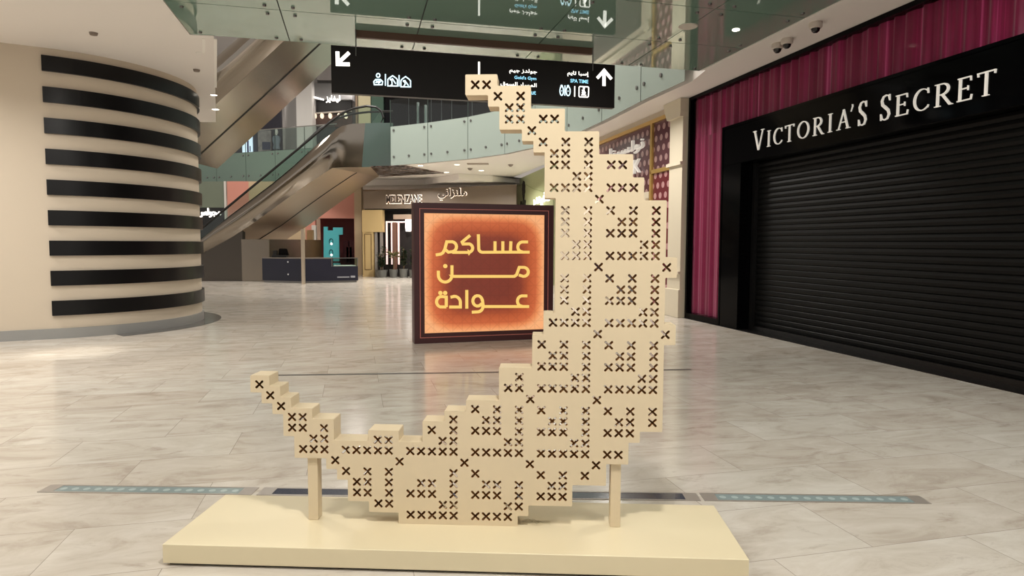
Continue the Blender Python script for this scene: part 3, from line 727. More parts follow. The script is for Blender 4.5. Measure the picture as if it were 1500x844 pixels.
DOTU = dots_mat('plum_polka_dots', (96, 58, 64), (176, 142, 140)); DOTL = dots_mat('maroon_polka_dots', (104, 40, 48), (186, 140, 142))
PIL = mat('ivory_plaster', (212, 202, 180), .45)
def wx(px, py, d=0): return RW.px(px, py, d)[0]
xg0, xg1, xm = -13.6, -8.16, wx(956, 220)     # far, near, mullion
t = thing('shop_window', 'gold framed polka dot shop window beside the ivory pilaster, right of the crescent', 'window', rwp(10, 0, 0))
ztr = RW.px(991, 244)[1]; zt = 4.50
mb = MB(RW); mb.box(xg0, xm-.06, .0, .02, ztr-.45, zt); mb.build('window_panel', DOTU, t)
mb = MB(RW); mb.box(xm+.06, xg1, .0, .02, ztr+.05, zt); mb.build('window_panel', DOTU, t)
mb = MB(RW); mb.box(xm+.06, xg1, .0, .02, .12, ztr-.05); mb.build('window_panel', DOTL, t)
mb = MB(RW)
for a in ((xg0, xg1+.06, zt, zt+.09), (xm-.05, xm+.05, .1, zt), (xm-.05, xg1+.06, ztr-.045, ztr+.045), (xg1, xg1+.06, .1, zt), (xm+.05, xg1, .06, .12)): mb.box(a[0], a[1], -.05, .019, a[2], a[3])
mb.build('gold_frame', GOLD, t)
# shop name on the dotted panel
(x0, z1), (x1, z0_) = RW.px(893, 205, -.08), RW.px(940, 236, -.08)
sgn = thing('shop_name_sign', 'raised pale shop name lettering on the polka dot window, partly behind the crescent', 'sign', rwp(10.8, .05, 3.6))
z_top = RW.px(942, 200, -.08)[1]; z_bot = RW.px(942, 221, -.08)[1]
text(arabic('نولسينا'), RW, RW.px(893, 222, -.08)[0], RW.px(942, 208, -.08)[0], z_bot, z_top, -.1, -.03, 'arabic_text', SIGNWHITE, sgn, bold=.01)
text('IK', RW, RW.px(924, 245, -.08)[0], RW.px(937, 245, -.08)[0], RW.px(930, 254, -.08)[1], RW.px(930, 234, -.08)[1], -.1, -.03, 'latin_text', SIGNWHITE, sgn)
# ivory portal below the name panel
mb = MB(RW); mb.box(xg0, xm-.06, -.06, .02, ztr-.62, ztr-.46); mb.box(xm-.32, xm-.06, -.08, .02, 0, ztr-.62); mb.box(xm-.36, xm-.06, -.14, .02, ztr-.78, ztr-.62)
mb.build('ivory_surround', PIL, t)
MB(RW).box(xg0+.1, xm-.85, -.01, .02, .1, ztr-.9).build('entrance_glass', mat('plum_door_glass', (52, 30, 36), .1), t)
# pilaster between the two shops
xp0, xp1 = -8.1, -7.5
t = thing('pilaster', 'ivory plaster pilaster with moulded bands between the magenta and polka dot windows', 'pilaster', rwp(7.8, .1, 0))
mb = MB(RW); mb.box(xp0, xp1, -.14, .02, .62, 4.5); mb.build('shaft', PIL, t)
mb = MB(RW); mb.box(xp0-.03, xp1+.01, -.18, .02, 0, .62); bevel(mb.build('base', PIL, t), .012)
mb = MB(RW); mb.box(xp0-.05, xp1+.02, -.20, .0, .96-.0, 1.02); mb.build('band', PIL, t); MB(RW).box(xp0-.05, xp1+.02, -.2, 0, ztr-.02, ztr+.05).build('band', PIL, t)
mb = MB(RW); mb.prism([(xp0, 4.35), (xp1, 4.35), (xp1+.02, 4.45), (xp1+.02, ZC-.005), (xp0-.18, ZC-.005), (xp0-.12, 4.55)], -.22, .02); mb.build('capital', PIL, t)

# green shop front further along the wall
GREEN = mat('sage_green_panel', (176, 182, 138), .45)
_a = GZ(757.5, 263, ZC); _b = GZ(799, 244.5, ZC); GF = Frame((_a.x, _a.y, 0), math.degrees(math.atan2(_b.y-_a.y, _b.x-_a.x)))
_L = (_b-_a).length
t = thing('green_shop_front', 'sage green shop front with white lettering, seen between light box and crescent', 'shop front', GF.W(_L/2, .1, 0))
MB(GF).box(0, _L+1.2, 0, .25, 0, ZC-.01).build('wall_panel', GREEN, t)
mb = MB(GF); za, zb_ = GF.px(760, 272)[1], GF.px(799, 280)[1]
mb.stroke([(0, za), (_L*.3, za-.02), (_L*.62, (za+zb_)/2-.06), (_L+1, zb_-.2)], .035, -.01, .004); mb.build('relief_line', mat('sage_dark', (150, 158, 112), .5), t)
x_, z_ = GF.px(767.5, 277); mb = MB(GF)
hx = .26; mb.prism([(x_+hx*cos(2*pi*k/18)*(1+.18*(k % 2)), z_+.36*sin(2*pi*k/18)*(1+.1*(k % 2))) for k in range(18)], -.03, .005)
mb.prism([(x_-.2, z_-.30), (x_+.2, z_-.30), (x_+.06, z_-.52), (x_-.02, z_-.56)], -.03, .005)
mb.build('emblem', mat('emblem_dark', (36, 34, 28), .5), t)
(x0, z0a) = GF.px(781, 296); (x1, z1a) = GF.px(806, 279)
text(arabic('لافيندر'), GF, x0, x1, z0a-.25, z1a, -.05, 0, 'arabic_text', WHITEE, t, bold=.015)
text('BAR', GF, GF.px(763, 300)[0], GF.px(771, 300)[0], GF.px(767, 299)[1]-.2, GF.px(767, 293.5)[1], -.03, 0, 'latin_text', MATS['emblem_dark'], t)

# ================================================================== RESTAURANT FRONT at the back
MA = Vector((-7.30, 31.7, 0)); MZ = Vector((.25, 30.4, 0))
MF = Frame(MA, math.degrees(math.atan2(MZ.y-MA.y, MZ.x-MA.x)))
TAUPE = mat('taupe_metal', (112, 98, 84), .4); SAND = mat('sand_panel', (198, 172, 122), .5); DARK = mat('dark_interior', (22, 17, 16), .6)
def mfx(px, py, d=0): return MF.px(px, py, d)
t = thing('restaurant_front', 'restaurant front under a taupe fascia with halo lit lettering, left of the light box', 'shop front', MF.W(3.8, 0, 0))
xl, xr = mfx(534, 300)[0], mfx(757, 300)[0]
zf0, zf1 = mfx(560, 306)[1], mfx(545, 281)[1]; zf1r = mfx(757, 271)[1]
MB(MF).prism([(xl, zf0), (xr, zf0), (xr, zf1r), (xl+3.0, zf1+.12), (xl, zf1)], -.12, .15).build('fascia', TAUPE, t)
MB(MF).box(xl, xr, .6, .7, 0, zf0+.2).build('interior_wall', DARK, t)
MB(MF).box(xl, xr, .0, .6, zf0-.04, zf0+.02).build('lintel', BLACKM, t)
xs0, xs1 = mfx(531, 340)[0], mfx(543.5, 340)[0]; xs2 = mfx(561, 340)[0]
z_mid = mfx(545, 340)[1]
mb = MB(MF); mb.box(xs0, xs2, -.05, .25, z_mid, zf0-.05); mb.box(xs0, xs1+.12, -.02, .2, 0, z_mid); mb.build('pillar', SAND, t)
mb = MB(MF); xa, xb = mfx(534.5, 350)[0], mfx(544, 350)[0]; mb.stroke([(xa, .35), (xb, .35), (xb, z_mid-.1), (xa, z_mid-.1)], .03, -.04, -.01, True); mb.build('moulding', mat('moulding_brown', (120, 96, 62), .5), t)
for a, b in ((549, 552.5), (556.5, 560.5)):
    MB(MF).box(mfx(a, 350)[0], mfx(b, 350)[0], .0, .06, 0, z_mid).build('post', mat('pale_grey_post', (140, 134, 130), .4), t)
PINKL = mat('lit_pink_strip', (240, 210, 205), .5, emit=(236, 196, 190), es=.75)
zt_ = mfx(580, 325.5)[1]
for a, b in ((563.5, 565.5), (571, 572.5), (581, 583)):
    MB(MF).box(mfx(a, 340)[0], mfx(b, 340)[0], .15, .22, .6, zt_).build('light_strip', PINKL, t)
MB(MF).box(mfx(563.5, 340)[0], mfx(612, 340)[0], .15, .22, zt_-.02, zt_+.05).build('light_strip', PINKL, t)
MB(MF).box(mfx(574, 340)[0], mfx(579, 340)[0], .15, .24, 0, zt_).build('door_post', mat('door_brown', (120, 84, 70), .5), t)
MB(MF).box(mfx(575, 320)[0], xr, .10, .3, mfx(590, 321)[1], mfx(590, 314)[1]).build('canopy', mat('canopy_beige', (170, 148, 130), .5), t)
HALO = mat('halo_glow', (255, 240, 225), .5, emit=(255, 238, 218), es=.95)
def halo_text(s, p0, p1, nm, b=.0):
    (x0, z1), (x1, z0) = mfx(*p0, -.2), mfx(*p1, -.2)
    text(s, MF, x0-.03, x1+.03, z0-.035, z1+.035, -.17, -.14, nm+'_halo', HALO, t, bold=.022+b)
    text(s, MF, x0, x1, z0, z1, -.24, -.18, nm, mat('letter_bronze', (58, 46, 38), .5), t, bold=b+.004)
halo_text('MELENZANE', (566, 286.5), (617, 297.5), 'latin_text')
halo_text(arabic('ملنزاني'), (642, 276.5), (683, 292.5), 'arabic_text')
# hanging lamp inside
x_, z_ = mfx(597, 328, .3); P = MF.W(x_, .42, 0)
lampT = thing('pendant_lamp', 'white glowing cylinder pendant lamp inside the restaurant front', 'lamp', (P.x, P.y, z_-.36))
MB().lathe([(.001, -.36), (.13, -.36), (.15, -.2), (.15, .3), (.001, .32)], P.x, P.y, z_).build('lamp_shade', mat('lamp_white', (255, 255, 255), .5, emit=(255, 248, 244), es=1.4), lampT, True)
MB().tube([(P.x, P.y, z_+.31), (P.x, P.y, zf0+.1)], .012).build('cord', BLACKM, lampT)
# potted plants
LEAF = mat('dark_leaf', (44, 62, 40), .5, noise=(6, .35)); LEAF2 = mat('dry_leaf', (112, 108, 70), .6, noise=(6, .3)); POT = mat('grey_pot', (98, 98, 94), .6, noise=(4, .15)); STEM = mat('stem_brown', (110, 90, 66), .7)
def leafmb(mb, p, d, L, wd):
    d = d.normalized(); side = d.cross(Vector((0, 0, 1)));
    side = side.normalized() if side.length > .01 else Vector((1, 0, 0)); nn = side.cross(d)
    q = [p, p+d*L*.35+side*wd*.5+nn*L*.05, p+d*L*.75+side*wd*.35, p+d*L-nn*L*.12, p+d*L*.75-side*wd*.35, p+d*L*.35-side*wd*.5+nn*L*.05]
    mb.add(q, [(0, 1, 2, 3), (0, 3, 4, 5)])
def plant(px, label, kind, pw, phh):
    P = MF.W(mfx(px, 400, -.5)[0], -.5, 0); y_ = P.y
    r = pw/FPX*y_/2; h = phh/FPX*y_
    t = thing('potted_plant', label, 'plant', (P.x, P.y, 0), 'plants in grey pots outside the restaurant')
    MB().lathe([(r*.78, 0), (r*.82, .02), (r, h), (r*.9, h), (r*.86, h-.05), (.001, h-.06)], P.x, P.y, 0).build('pot', POT, t, True)
    rr = random.Random(int(px)); mb = MB(); st = MB()
    if kind == 'palm':
        top = Vector((P.x, P.y, h+.62)); st.tube([(P.x, P.y, h-.06), (P.x+.02, P.y, h+.3), top], .03, 6)
        for k in range(34):
            a = rr.uniform(0, 2*pi); leafmb(mb, top, Vector((cos(a), sin(a), rr.uniform(-.3, 1.1))), rr.uniform(.3, .55), .045)
        mb.build('foliage', LEAF2, t)
    else:
        for k in range(7):
            a = rr.uniform(0, 2*pi); tip = Vector((P.x+cos(a)*r*rr.uniform(.2, .6), P.y+sin(a)*r*rr.uniform(.2, .6), h+rr.uniform(.5, 1.05)))
            st.tube([(P.x, P.y, h-.06), tip], .014, 5)
            for j in range(22):
                f = rr.uniform(.25, 1.02); q = Vector((P.x, P.y, h-.06)).lerp(tip, f); b = rr.uniform(0, 2*pi)
                leafmb(mb, q, Vector((cos(b), sin(b), rr.uniform(-.2, .8))), rr.uniform(.12, .22), .09)
        mb.build('foliage', LEAF, t)
    st.build('stem', STEM, t)
plant(559.5, 'bushy dark green plant in a wide grey pot, leftmost outside the restaurant', 'bush', 17, 11)
plant(576.5, 'small palm with a bare trunk in a grey pot outside the restaurant', 'palm', 13, 12)
plant(591.5, 'bushy dark green plant in a grey pot, right of the small palm', 'bush', 13, 13)
plant(606, 'bushy plant in a grey pot mostly hidden behind the light box edge', 'bush', 14, 12)
# stepped white bulkhead above the restaurant
mb = MB()
pb = [GZ(a, b, ZC) for a, b in ((541, 268), (620, 263), (672, 254), (722, 257), (760, 262))]
pf = [GZ(a, b, ZC-.28) for a, b in ((541, 281), (620, 278.5), (700, 274), (760, 271))]
mb.hprism([(p.x, p.y) for p in pb] + [(MZ.x+.4, 31.6), (-7.6, 32.6)], ZC-.28, ZC-.005); struct(mb.build('trim_4', CEIL))
# downlights, vents and detectors in that ceiling
def downlight(px, py, lab, z=ZC, r=.1, grp='recessed ceiling downlights'):
    P = GZ(px, py, z); t = thing('downlight', lab, 'light', (P.x, P.y, z-.02), grp)
    MB().lathe([(r, -.004), (r*1.3, -.012), (r*1.3, 0), (r, 0)], P.x, P.y, z).build('ring', CEIL, t, True)
    MB().lathe([(.0, -.008), (r, -.008), (r, -.002)], P.x, P.y, z).build('lens', LAMPE, t)
downlight(616, 242.6, 'round ceiling downlight nearest the escalator landing, left of the others')
downlight(669.5, 241.2, 'round ceiling downlight left of the oblong ceiling vent')
downlight(654, 252.3, 'round ceiling downlight just above the restaurant bulkhead')
downlight(705, 249.8, 'round ceiling downlight below the oblong ceiling vent')
downlight(755, 267, 'round ceiling downlight beside the green shop front', ZC, .1)
downlight(306, 278, 'ceiling downlight above the dark shop at far left', ZC, .13)
downlight(372, 279, 'ceiling downlight above the escalator handrail', ZC, .13)
downlight(313, 139, 'downlight at the edge of the left ceiling, nearer one', ZC, .06)
downlight(315.5, 160, 'downlight at the edge of the left ceiling, further one', ZC, .07)
P = GZ(700, 239.8, ZC); tag(bevel(MB().box(P.x-.42, P.x+.42, P.y-.22, P.y+.22, ZC-.02, ZC).build('ceiling_vent', mat('vent_grey', (150, 138, 126), .5))), 'oblong grey vent in the far ceiling', 'vent')
for a, b, lab in ((688.5, 246.5, 'small round detector between two far downlights'), (748, 241, 'small sprinkler detector in the ceiling near the crescent'), (741, 267.5, 'small dark detector on the ceiling above the restaurant')):
    P = GZ(a, b, ZC); tag(MB().lathe([(.001, -.09), (.05, -.08), (.10, -.02), (.11, 0)], P.x, P.y, ZC).build('smoke_detector', mat('detector', (128, 116, 106), .5), None, True), lab, 'detector')
for a, b, lab in ((137, 48, 'small grey ceiling sensor high at the left'), (288, 102, 'small grey ceiling sensor above the top black band')):
    P = GZ(a, b, ZC); tag(MB().lathe([(.001, -.04), (.05, -.035), (.06, 0)], P.x, P.y, ZC).build('ceiling_sensor', MATS['detector'], None, True), lab, 'sensor')
P = GZ(1008, 38.5, ZC+.012); tag(MB().lathe([(.001, -.012), (.13, -.012), (.14, 0)], P.x, P.y, ZC+.012).build('ceiling_speaker', mat('speaker_white', (205, 200, 190), .5), None, True), 'white round speaker disc on the glass soffit', 'speaker')
P = GZ(1078, 43.5, ZC+.012); tag(MB().lathe([(.001, -.010), (.05, -.010), (.055, 0)], P.x, P.y, ZC+.012).build('soffit_spotlight', LAMPE, None, True), 'small lit spotlight set in the glass soffit at the right', 'light')

# ================================================================== PINK SHOP, DARK SHOP, KIOSK
PINK = mat('pink_wall', (206, 140, 124), .5)
PF = Frame((0, 33.6, 0), 0)
def pfx(px, py, d=0): return PF.px(px, py, d)
t = thing('pink_shop_front', 'salmon pink shop front behind the escalator with a dark red window', 'shop front', (-10, 33.7, 0))
x0, x1 = pfx(334, 330)[0], pfx(521, 330)[0]
xw0, xw1 = pfx(462, 340)[0], pfx(519, 340)[0]; zw1 = pfx(490, 320)[1]; zh = pfx(500, 276)[1]
MB(PF).box(x0, x0+1.1, 0, .2, 0, ZC-.01).build('wall_panel', PINK, t)
mb = MB(PF); mb.box(xw0-.5, xw0, 0, .2, 0, ZC-.01); mb.box(xw0, x1, 0, .2, zw1, ZC-.01); mb.box(xw1, x1, 0, .2, 0, zw1); mb.build('wall_panel', PINK, t)
MB(PF).box(x0+1.1, xw0-.5, 0, .2, 0, ZC-.01).build('beige_panel', mat('beige_plaster', (196, 172, 140), .5), t)
MB(PF).box(xw0, xw1, .9, 1.0, 0, zw1+.3).build('interior_wall', mat('dark_red_interior', (92, 36, 36), .5), t)
MB(PF).box(xw0, xw1, .08, .1, .1, zw1).build('glass_pane', SHOPGL, t)
MB(PF).box(pfx(457.5, 340)[0], pfx(463.5, 340)[0], -.1, .1, 0, pfx(460, 330)[1]).build('white_post', mat('white_post', (210, 205, 198), .5), t)
for a, zz in ((507, 353), (512, 362), (516.5, 352)):
    xx, z_ = pfx(a, zz, .6); MB(PF).box(xx-.14, xx+.14, .5, .7, .6, z_).build('shelf_unit', mat('dark_red_shelf', (70, 28, 30), .5), t)
xx, z_ = pfx(466, 363, .5); MB(PF).box(xx-.12, xx+.14, .4, .6, .9, z_+.1).build('gold_poster', mat('gold_poster', (170, 120, 50), .5, noise=(7, .9)), t)
TEAL = mat('teal_board', (86, 186, 196), .45)
t = thing('teal_display', 'teal castle shaped display board with round motifs in the shop window', 'display', (pfx(487, 380, -.3)[0], 33.3, 0))
def tp(l): return [pfx(340+a/7.5, 320+b/7.5, -.3) for a, b in l]
mb = MB(PF); mb.prism(tp([(1005,470),(1005,92),(1048,92),(1048,132),(1108,132),(1108,100),(1213,100),(1213,178),(1172,182),(1178,470)]), -.3, -.18)
mb.box(tp([(1005, 0)])[0][0], tp([(1178, 0)])[0][0], -.3, -.18, 0, .6); mb.build('board', TEAL, t)
for yy in (255, 375): MB(PF).stroke(tp([(1088+20*cos(2*pi*k/14), yy+32*sin(2*pi*k/14)) for k in range(14)]), .035, -.32, -.295, True).build('ring_motif', mat('teal_dark', (30, 92, 104), .5), t)
for yy in (280, 402):
    q = tp([(1092, yy)])[0]; MB(PF).disc(q[0], q[1], .06, -.325, -.3, 12).build('dot_motif', WHITEE, t)
# beige pilaster right of the pink shop
mb = MB(PF); mb.box(pfx(521.4, 340)[0], pfx(531.5, 340)[0], -.3, .1, 0, ZC-.005); tag(mb.build('pilaster', mat('beige_plaster', (196, 172, 140), .5)), 'tall beige pilaster between the pink shop and the restaurant', 'pilaster')
# dark shop far left
t = thing('dark_shop_front', 'dark shop front with white Arabic letters, seen past the striped wall', 'shop front', (-15.5, 33.9, 0))
xa, xb = -21.0, pfx(331, 310)[0]
z_a = pfx(310, 291.5)[1]; z_b = pfx(310, 304)[1]
MB(PF).box(xa, xb, .1, .4, 0, z_b).build('fascia', BLACKM, t)
MB(PF).box(xa, xb, .12, .2, z_b, ZC-.01).build('clerestory', mat('grey_green_glass', (112, 120, 104), .2), t)
MB(PF).box(pfx(329, 310)[0], pfx(332, 310)[0], -.02, .3, 0, ZC-.01).build('white_edge', MATS['white_post'], t)
q0, q1 = pfx(289, 309), pfx(323, 318.5)
text(arabic('مجولس'), PF, q0[0], q1[0], q1[1], q0[1]+.15, 0, .1, 'arabic_text', WHITEE, t, bold=.02)

NAVY = mat('navy_laminate', (14, 15, 38), .35); TOPM = mat('counter_top', (120, 112, 104), .2)
K0, K1, K2 = Vector((-10.2, 26.75, 0)), Vector((-8.4, 26.2, 0)), Vector((-6.35, 27.0, 0))
KB = [Vector((-6.7, 27.75, 0)), Vector((-8.35, 27.1, 0)), Vector((-10.1, 27.35, 0))]
t = thing('kiosk_counter', 'low navy sales counter in two angled runs, in front of the escalator', 'counter', (-8.4, 26.8, 0))
xy = lambda l: [(p.x, p.y) for p in l]
KH = 1.02; Km = K1.lerp(K2, .52); KBm = KB[1].lerp(KB[0], .52)
MB().hprism(xy([K0, K1, KB[1], KB[2]]), .08, KH-.04).build('counter_body', NAVY, t)
MB().hprism(xy([K1, Km, KBm, KB[1]]), .08, KH-.04).build('counter_body', NAVY, t)
MB().hprism(xy([Km, K2, KB[0], KBm]), .08, .66).build('counter_body', NAVY, t)
sh = lambda l, f: [c0_ + (p-c0_)*f for p in l for c0_ in [sum(l, Vector())/len(l)]]
MB().hprism(xy(sh([K0, K1, K2, KB[0], KB[1], KB[2]], .97)), 0, .08).build('toe_kick', STEELD, t)
MB().hprism(xy([K0, K1, Km, KBm, KB[1], KB[2]]), KH-.04, KH).build('counter_top', TOPM, t)
MB().hprism(xy([Km, K2, KB[0], KBm]), .66, KH-.03).build('glass_case', glass('case_glass', (205, 220, 215), 1.0), t)
MB().hprism(xy(sh([Km, K2, KB[0], KBm], .85)), .665, .70).build('case_shelf', mat('shelf_white', (215, 208, 200), .5, emit=(215, 208, 200), es=.15), t)
KFm = Frame(Km, math.degrees(math.atan2(K2.y-K1.y, K2.x-K1.x)))
LK = (K2-Km).length
mb = MB(KFm)
for a in ((0, LK, KH-.03, KH), (LK-.03, LK, .66, KH), (0, .03, .66, KH)): mb.box(a[0], a[1], -.02, .02, a[2], a[3])
mb.build('case_frame', STEELD, t)
mb = MB(KFm); mb.box(.22, LK-.35, -.012, 0, .20, .25); mb.box(LK-.3, LK-.12, -.012, 0, .2, .28); mb.build('label_strip', mat('label_grey', (150, 152, 160), .5), t)
KFl = Frame(K0, math.degrees(math.atan2(K1.y-K0.y, K1.x-K0.x))); LKl = (K1-K0).length
for zz in (.35, .85): MB(KFl).disc(LKl*.66, zz, .035, -.02, 0, 12).build('knob', CHROME, t)
# register and items on the counter
P = PY(410, 379, 26.95)
t = thing('cash_register', 'black cash register with tilted screen on the navy counter', 'register', (P.x, P.y, KH))
bevel(MB().box(P.x-.30, P.x+.30, P.y-.12, P.y+.16, KH, KH+.09).build('base', BLACKM, t), .01)
mb = MB(Frame((P.x, P.y, 0), 8)); mb.add([(-.05, -.06, KH+.09), (.36, -.06, KH+.09), (.36, .1, KH+.09), (-.05, .1, KH+.09), (-.02, -.01, KH+.36), (.28, -.01, KH+.36), (.28, .05, KH+.36), (-.02, .05, KH+.36)], [(3,2,1,0),(4,5,6,7),(0,1,5,4),(1,2,6,5),(2,3,7,6),(3,0,4,7)]); mb.build('screen', BLACKG, t)
MB().box(P.x-.26, P.x-.1, P.y-.08, P.y+.08, KH+.09, KH+.28).build('printer', BLACKM, t)
# steel partition post with panel beside the counter
P = GZ(447, 416); tag(bevel(MB().box(P.x-.06, P.x+.06, P.y-.25, P.y-.13, 0, PY(447, 336, P.y)[2]).build('steel_post', STEELF)), 'tall thin steel post standing in front of the navy counter corner', 'post')
mb = MB(); q0 = PY(449, 337, 31.5); q1 = PY(458, 337, 31.5); tag(mb.box(q0.x, q1.x, 31.5, 31.7, 0, q0.z).build('wooden_panel', mat('wood_tan', (172, 140, 100), .5, noise=(3, .2))), 'narrow tan wooden panel behind the steel post', 'panel')

# ================================================================== GLASS EDGE OF THE UPPER FLOOR
def balustrade(name, pts, label, gm, rail, pane_h=1.12):
    c0 = sum(pts, Vector())/len(pts)
    t = thing(name, label, 'balustrade', (c0.x, c0.y, ZC))
    for a, b in zip(pts[:-1], pts[1:]):
        F_ = Frame((a.x, a.y, 0), math.degrees(math.atan2(b.y-a.y, b.x-a.x))); L = (b-a).length
        if F_.y.dot(Vector((a.x, a.y, 0))) < 0: F_ = Frame((b.x, b.y, 0), math.degrees(math.atan2(a.y-b.y, a.x-b.x)))
        p = MB(F_).box(.012, L-.012, -.16, -.145, ZC-.002, ZF+.05).build('glass_panel', gm, t)
        for xx in (.18, L/2, L-.18):
            MB(F_).disc(xx, ZC+.33, .045, -.19, -.16, 10).build('bolt', STEELD, p)
        for xx in (.18, L-.18):
            MB(F_).disc(xx, ZF-.10, .045, -.19, -.16, 10).build('bolt', STEELD, p)
        MB(F_).box(.012, L-.012, -.155, -.14, ZF+.06, ZF+pane_h).build('clear_pane', CLEAR, t)
        MB(F_).box(-.008, .012, -.165, -.135, ZC-.002, ZF+pane_h).build('joint', mat('joint_dark', (52, 66, 60), .4), t)
    if rail:
        r = [Vector((p.x, p.y, ZF+pane_h+.03)) + Vector((p.x, p.y, 0)).normalized()*-.15 for p in pts]
        MB().tube(r, .028, 8).build('handrail', CHROME if rail == 2 else STEELD, t)
        MB().tube([q-Vector((0, 0, pane_h-.02)) for q in r], .02, 6).build('edge_strip', BLACKM, t)
balustrade('glass_balustrade', EDGE[1:], 'pale frosted glass balustrade curving along the upper floor edge to the right wall', PANELG, 0)
balustrade('glass_balustrade', LEDGE + [LEDGE[-1]+(LEDGE[-1]-LEDGE[-2])*1.0], 'dark green glass balustrade of the upper floor at the far left, behind the escalators', PANELD, 2)
for px_ in (612.5, 623.5):
    P = PY(px_, 182, 26.8); tag(MB().tube([(P.x, P.y, ZF), (P.x, P.y, ZF+(1.05 if px_ < 618 else .95))], .06, 10).build('bollard', CHROME), 'steel bollard on the upper floor, %s of the pair behind the glass' % ('left one' if px_ < 618 else 'right one'), 'bollard', 'upper floor bollards')

# ================================================================== LOWER ESCALATOR
YN, YF_ = 27.5, 30.9
SHR = Frame((0, 0, 0), 0); SHR.M = Matrix(((1, .36, 0, -.36*27.5), (0, 1, 0, 0), (0, 0, 1, 0), (0, 0, 0, 1)))
def pe(l, y=YN): return [(PY(a, b, y).x, PY(a, b, y).z) for a, b in l]
t = thing('escalator', 'lower escalator clad in polished steel, rising from behind the striped wall to the upper floor', 'escalator', (-10, 29, 0))
rim = pe([(246,386),(296,348),(330,321),(365,294.5),(400,268),(430,243),(452,223),(468,209),(481,199.5),(492,190),(501,184.5),(515,181.5),(535,180.5),(556,180),(576,180)])
bot = pe([(226,421),(268,392),(302,368),(337,349),(370,328),(405,302),(430,284),(450,270),(466,259.5),(477,252),(487,246),(505,245),(530,245),(556,244.5),(576,244)])
BUL = [.30]*7 + [.27, .22, .14, .06, .02, 0, 0, 0]
nR = len(rim); nS = 8
vs = []
for i in range(nR):
    for j in range(nS+1):
        v = j/nS; x = rim[i][0]*(1-v)+bot[i][0]*v; z = rim[i][1]*(1-v)+bot[i][1]*v
        vs.append((x, YN - BUL[i]*sin(pi*min(1, v*1.05))**.8 if v < .95 else YN, z))
mb = MB(); mb.add(vs, [(i*(nS+1)+j, (i+1)*(nS+1)+j, (i+1)*(nS+1)+j+1, i*(nS+1)+j+1) for i in range(12) for j in range(nS)])
mb.build('side_cladding', STEEL, t, True, angle=60)
mb = MB(); mb.add(vs[12*(nS+1):], [(i*(nS+1)+j, (i+1)*(nS+1)+j, (i+1)*(nS+1)+j+1, i*(nS+1)+j+1) for i in range(2) for j in range(nS)])
mb.build('landing_panel', mat('dark_glass_panel', (74, 90, 86), .12, 0, spec=.7), t)
# body: underside, far side and top
bi = [b for b in bot if b[1] > .9]
body = [bi[0]] + bi[1:] + [(rim[-1][0], rim[-1][1]-.35)] + [(r[0]+.1, r[1]-.35) for r in reversed(rim) if r[1] > 2.2]
MB(SHR).prism(body, YN+.01, YF_).build('underside', STEELF, t)
mb = MB(SHR); ym = (YN+YF_)/2
mb.tube([(b[0], ym, b[1]-.005) for b in bi[:-4]], .022, 6); mb.build('underside_seam', SEAM, t)
base = [(pe([(180, 413)])[0][0], 0), (pe([(355, 413.5)])[0][0], 0), pe([(355, 338)])[0]] + [b for b in reversed(bot) if b[0] < pe([(350, 345)])[0][0] and b[1] > 0] + [(pe([(180, 413)])[0][0], .3)]
MB().prism(base, YN+.02, YN+.3).build('base_panel', mat('dark_steel_sheet', (92, 86, 80), .3, 1.0, bump=(.3, .2, .2)), t)
xb0, xb1 = pe([(355.5, 400)])[0][0], pe([(396, 400)])[0][0]; zb1 = pe([(370, 350.5)])[0][1]
bevel(MB(SHR).box(xb0, xb1, YN-.04, YF_-.05, 0, zb1).build('machine_housing', mat('housing_steel', (140, 130, 118), .25, 1.0, bump=(.3, .2, .2)), t), .01)
# balustrade glass and handrails
hr = pe([(278,345.5),(329,303.5),(400,245),(453,201),(480,178),(500,163.5),(516,157),(535,153.5),(549,155),(557,161),(560,170),(556,180),(549,184.5)])
MB().tube([(a, YN+.25, b) for a, b in hr], .05, 8).build('handrail', BLACKM, t)
hr2 = pe([(440,215),(470,187.5),(496,173),(515,167),(540,164),(575,163)], YF_-.2)
MB().tube([(a, YF_-.2, b) for a, b in hr2], .05, 8).build('handrail', BLACKM, t)
g = [p for p in hr[:10]]; gl = [(p[0]+.1, p[1]-.1) for p in rim[1:13]]
MB().prism(g + list(reversed(gl)), YN+.24, YN+.26).build('glass_side', CLEAR, t)
x_, z_ = pe([(541, 186)])[0]; MB().box(x_-.18, x_+.18, YN+.1, YN+.5, z_-.2, z_+.17).build('handrail_inlet', BLACKM, t)
lp = [GZ(a, b, ZC-.035) for a, b in ((543, 244.5), (594, 243.5), (650, 254), (557, 259))]
tag(MB().hprism([(p.x, p.y) for p in lp], ZC-.04, ZC-.004).build('polished_plate', mat('mirror_steel', (120, 104, 100), .06, 1.0, bump=(1.6, .5, .3))), 'dark polished steel plate in the ceiling under the escalator landing', 'ceiling plate')

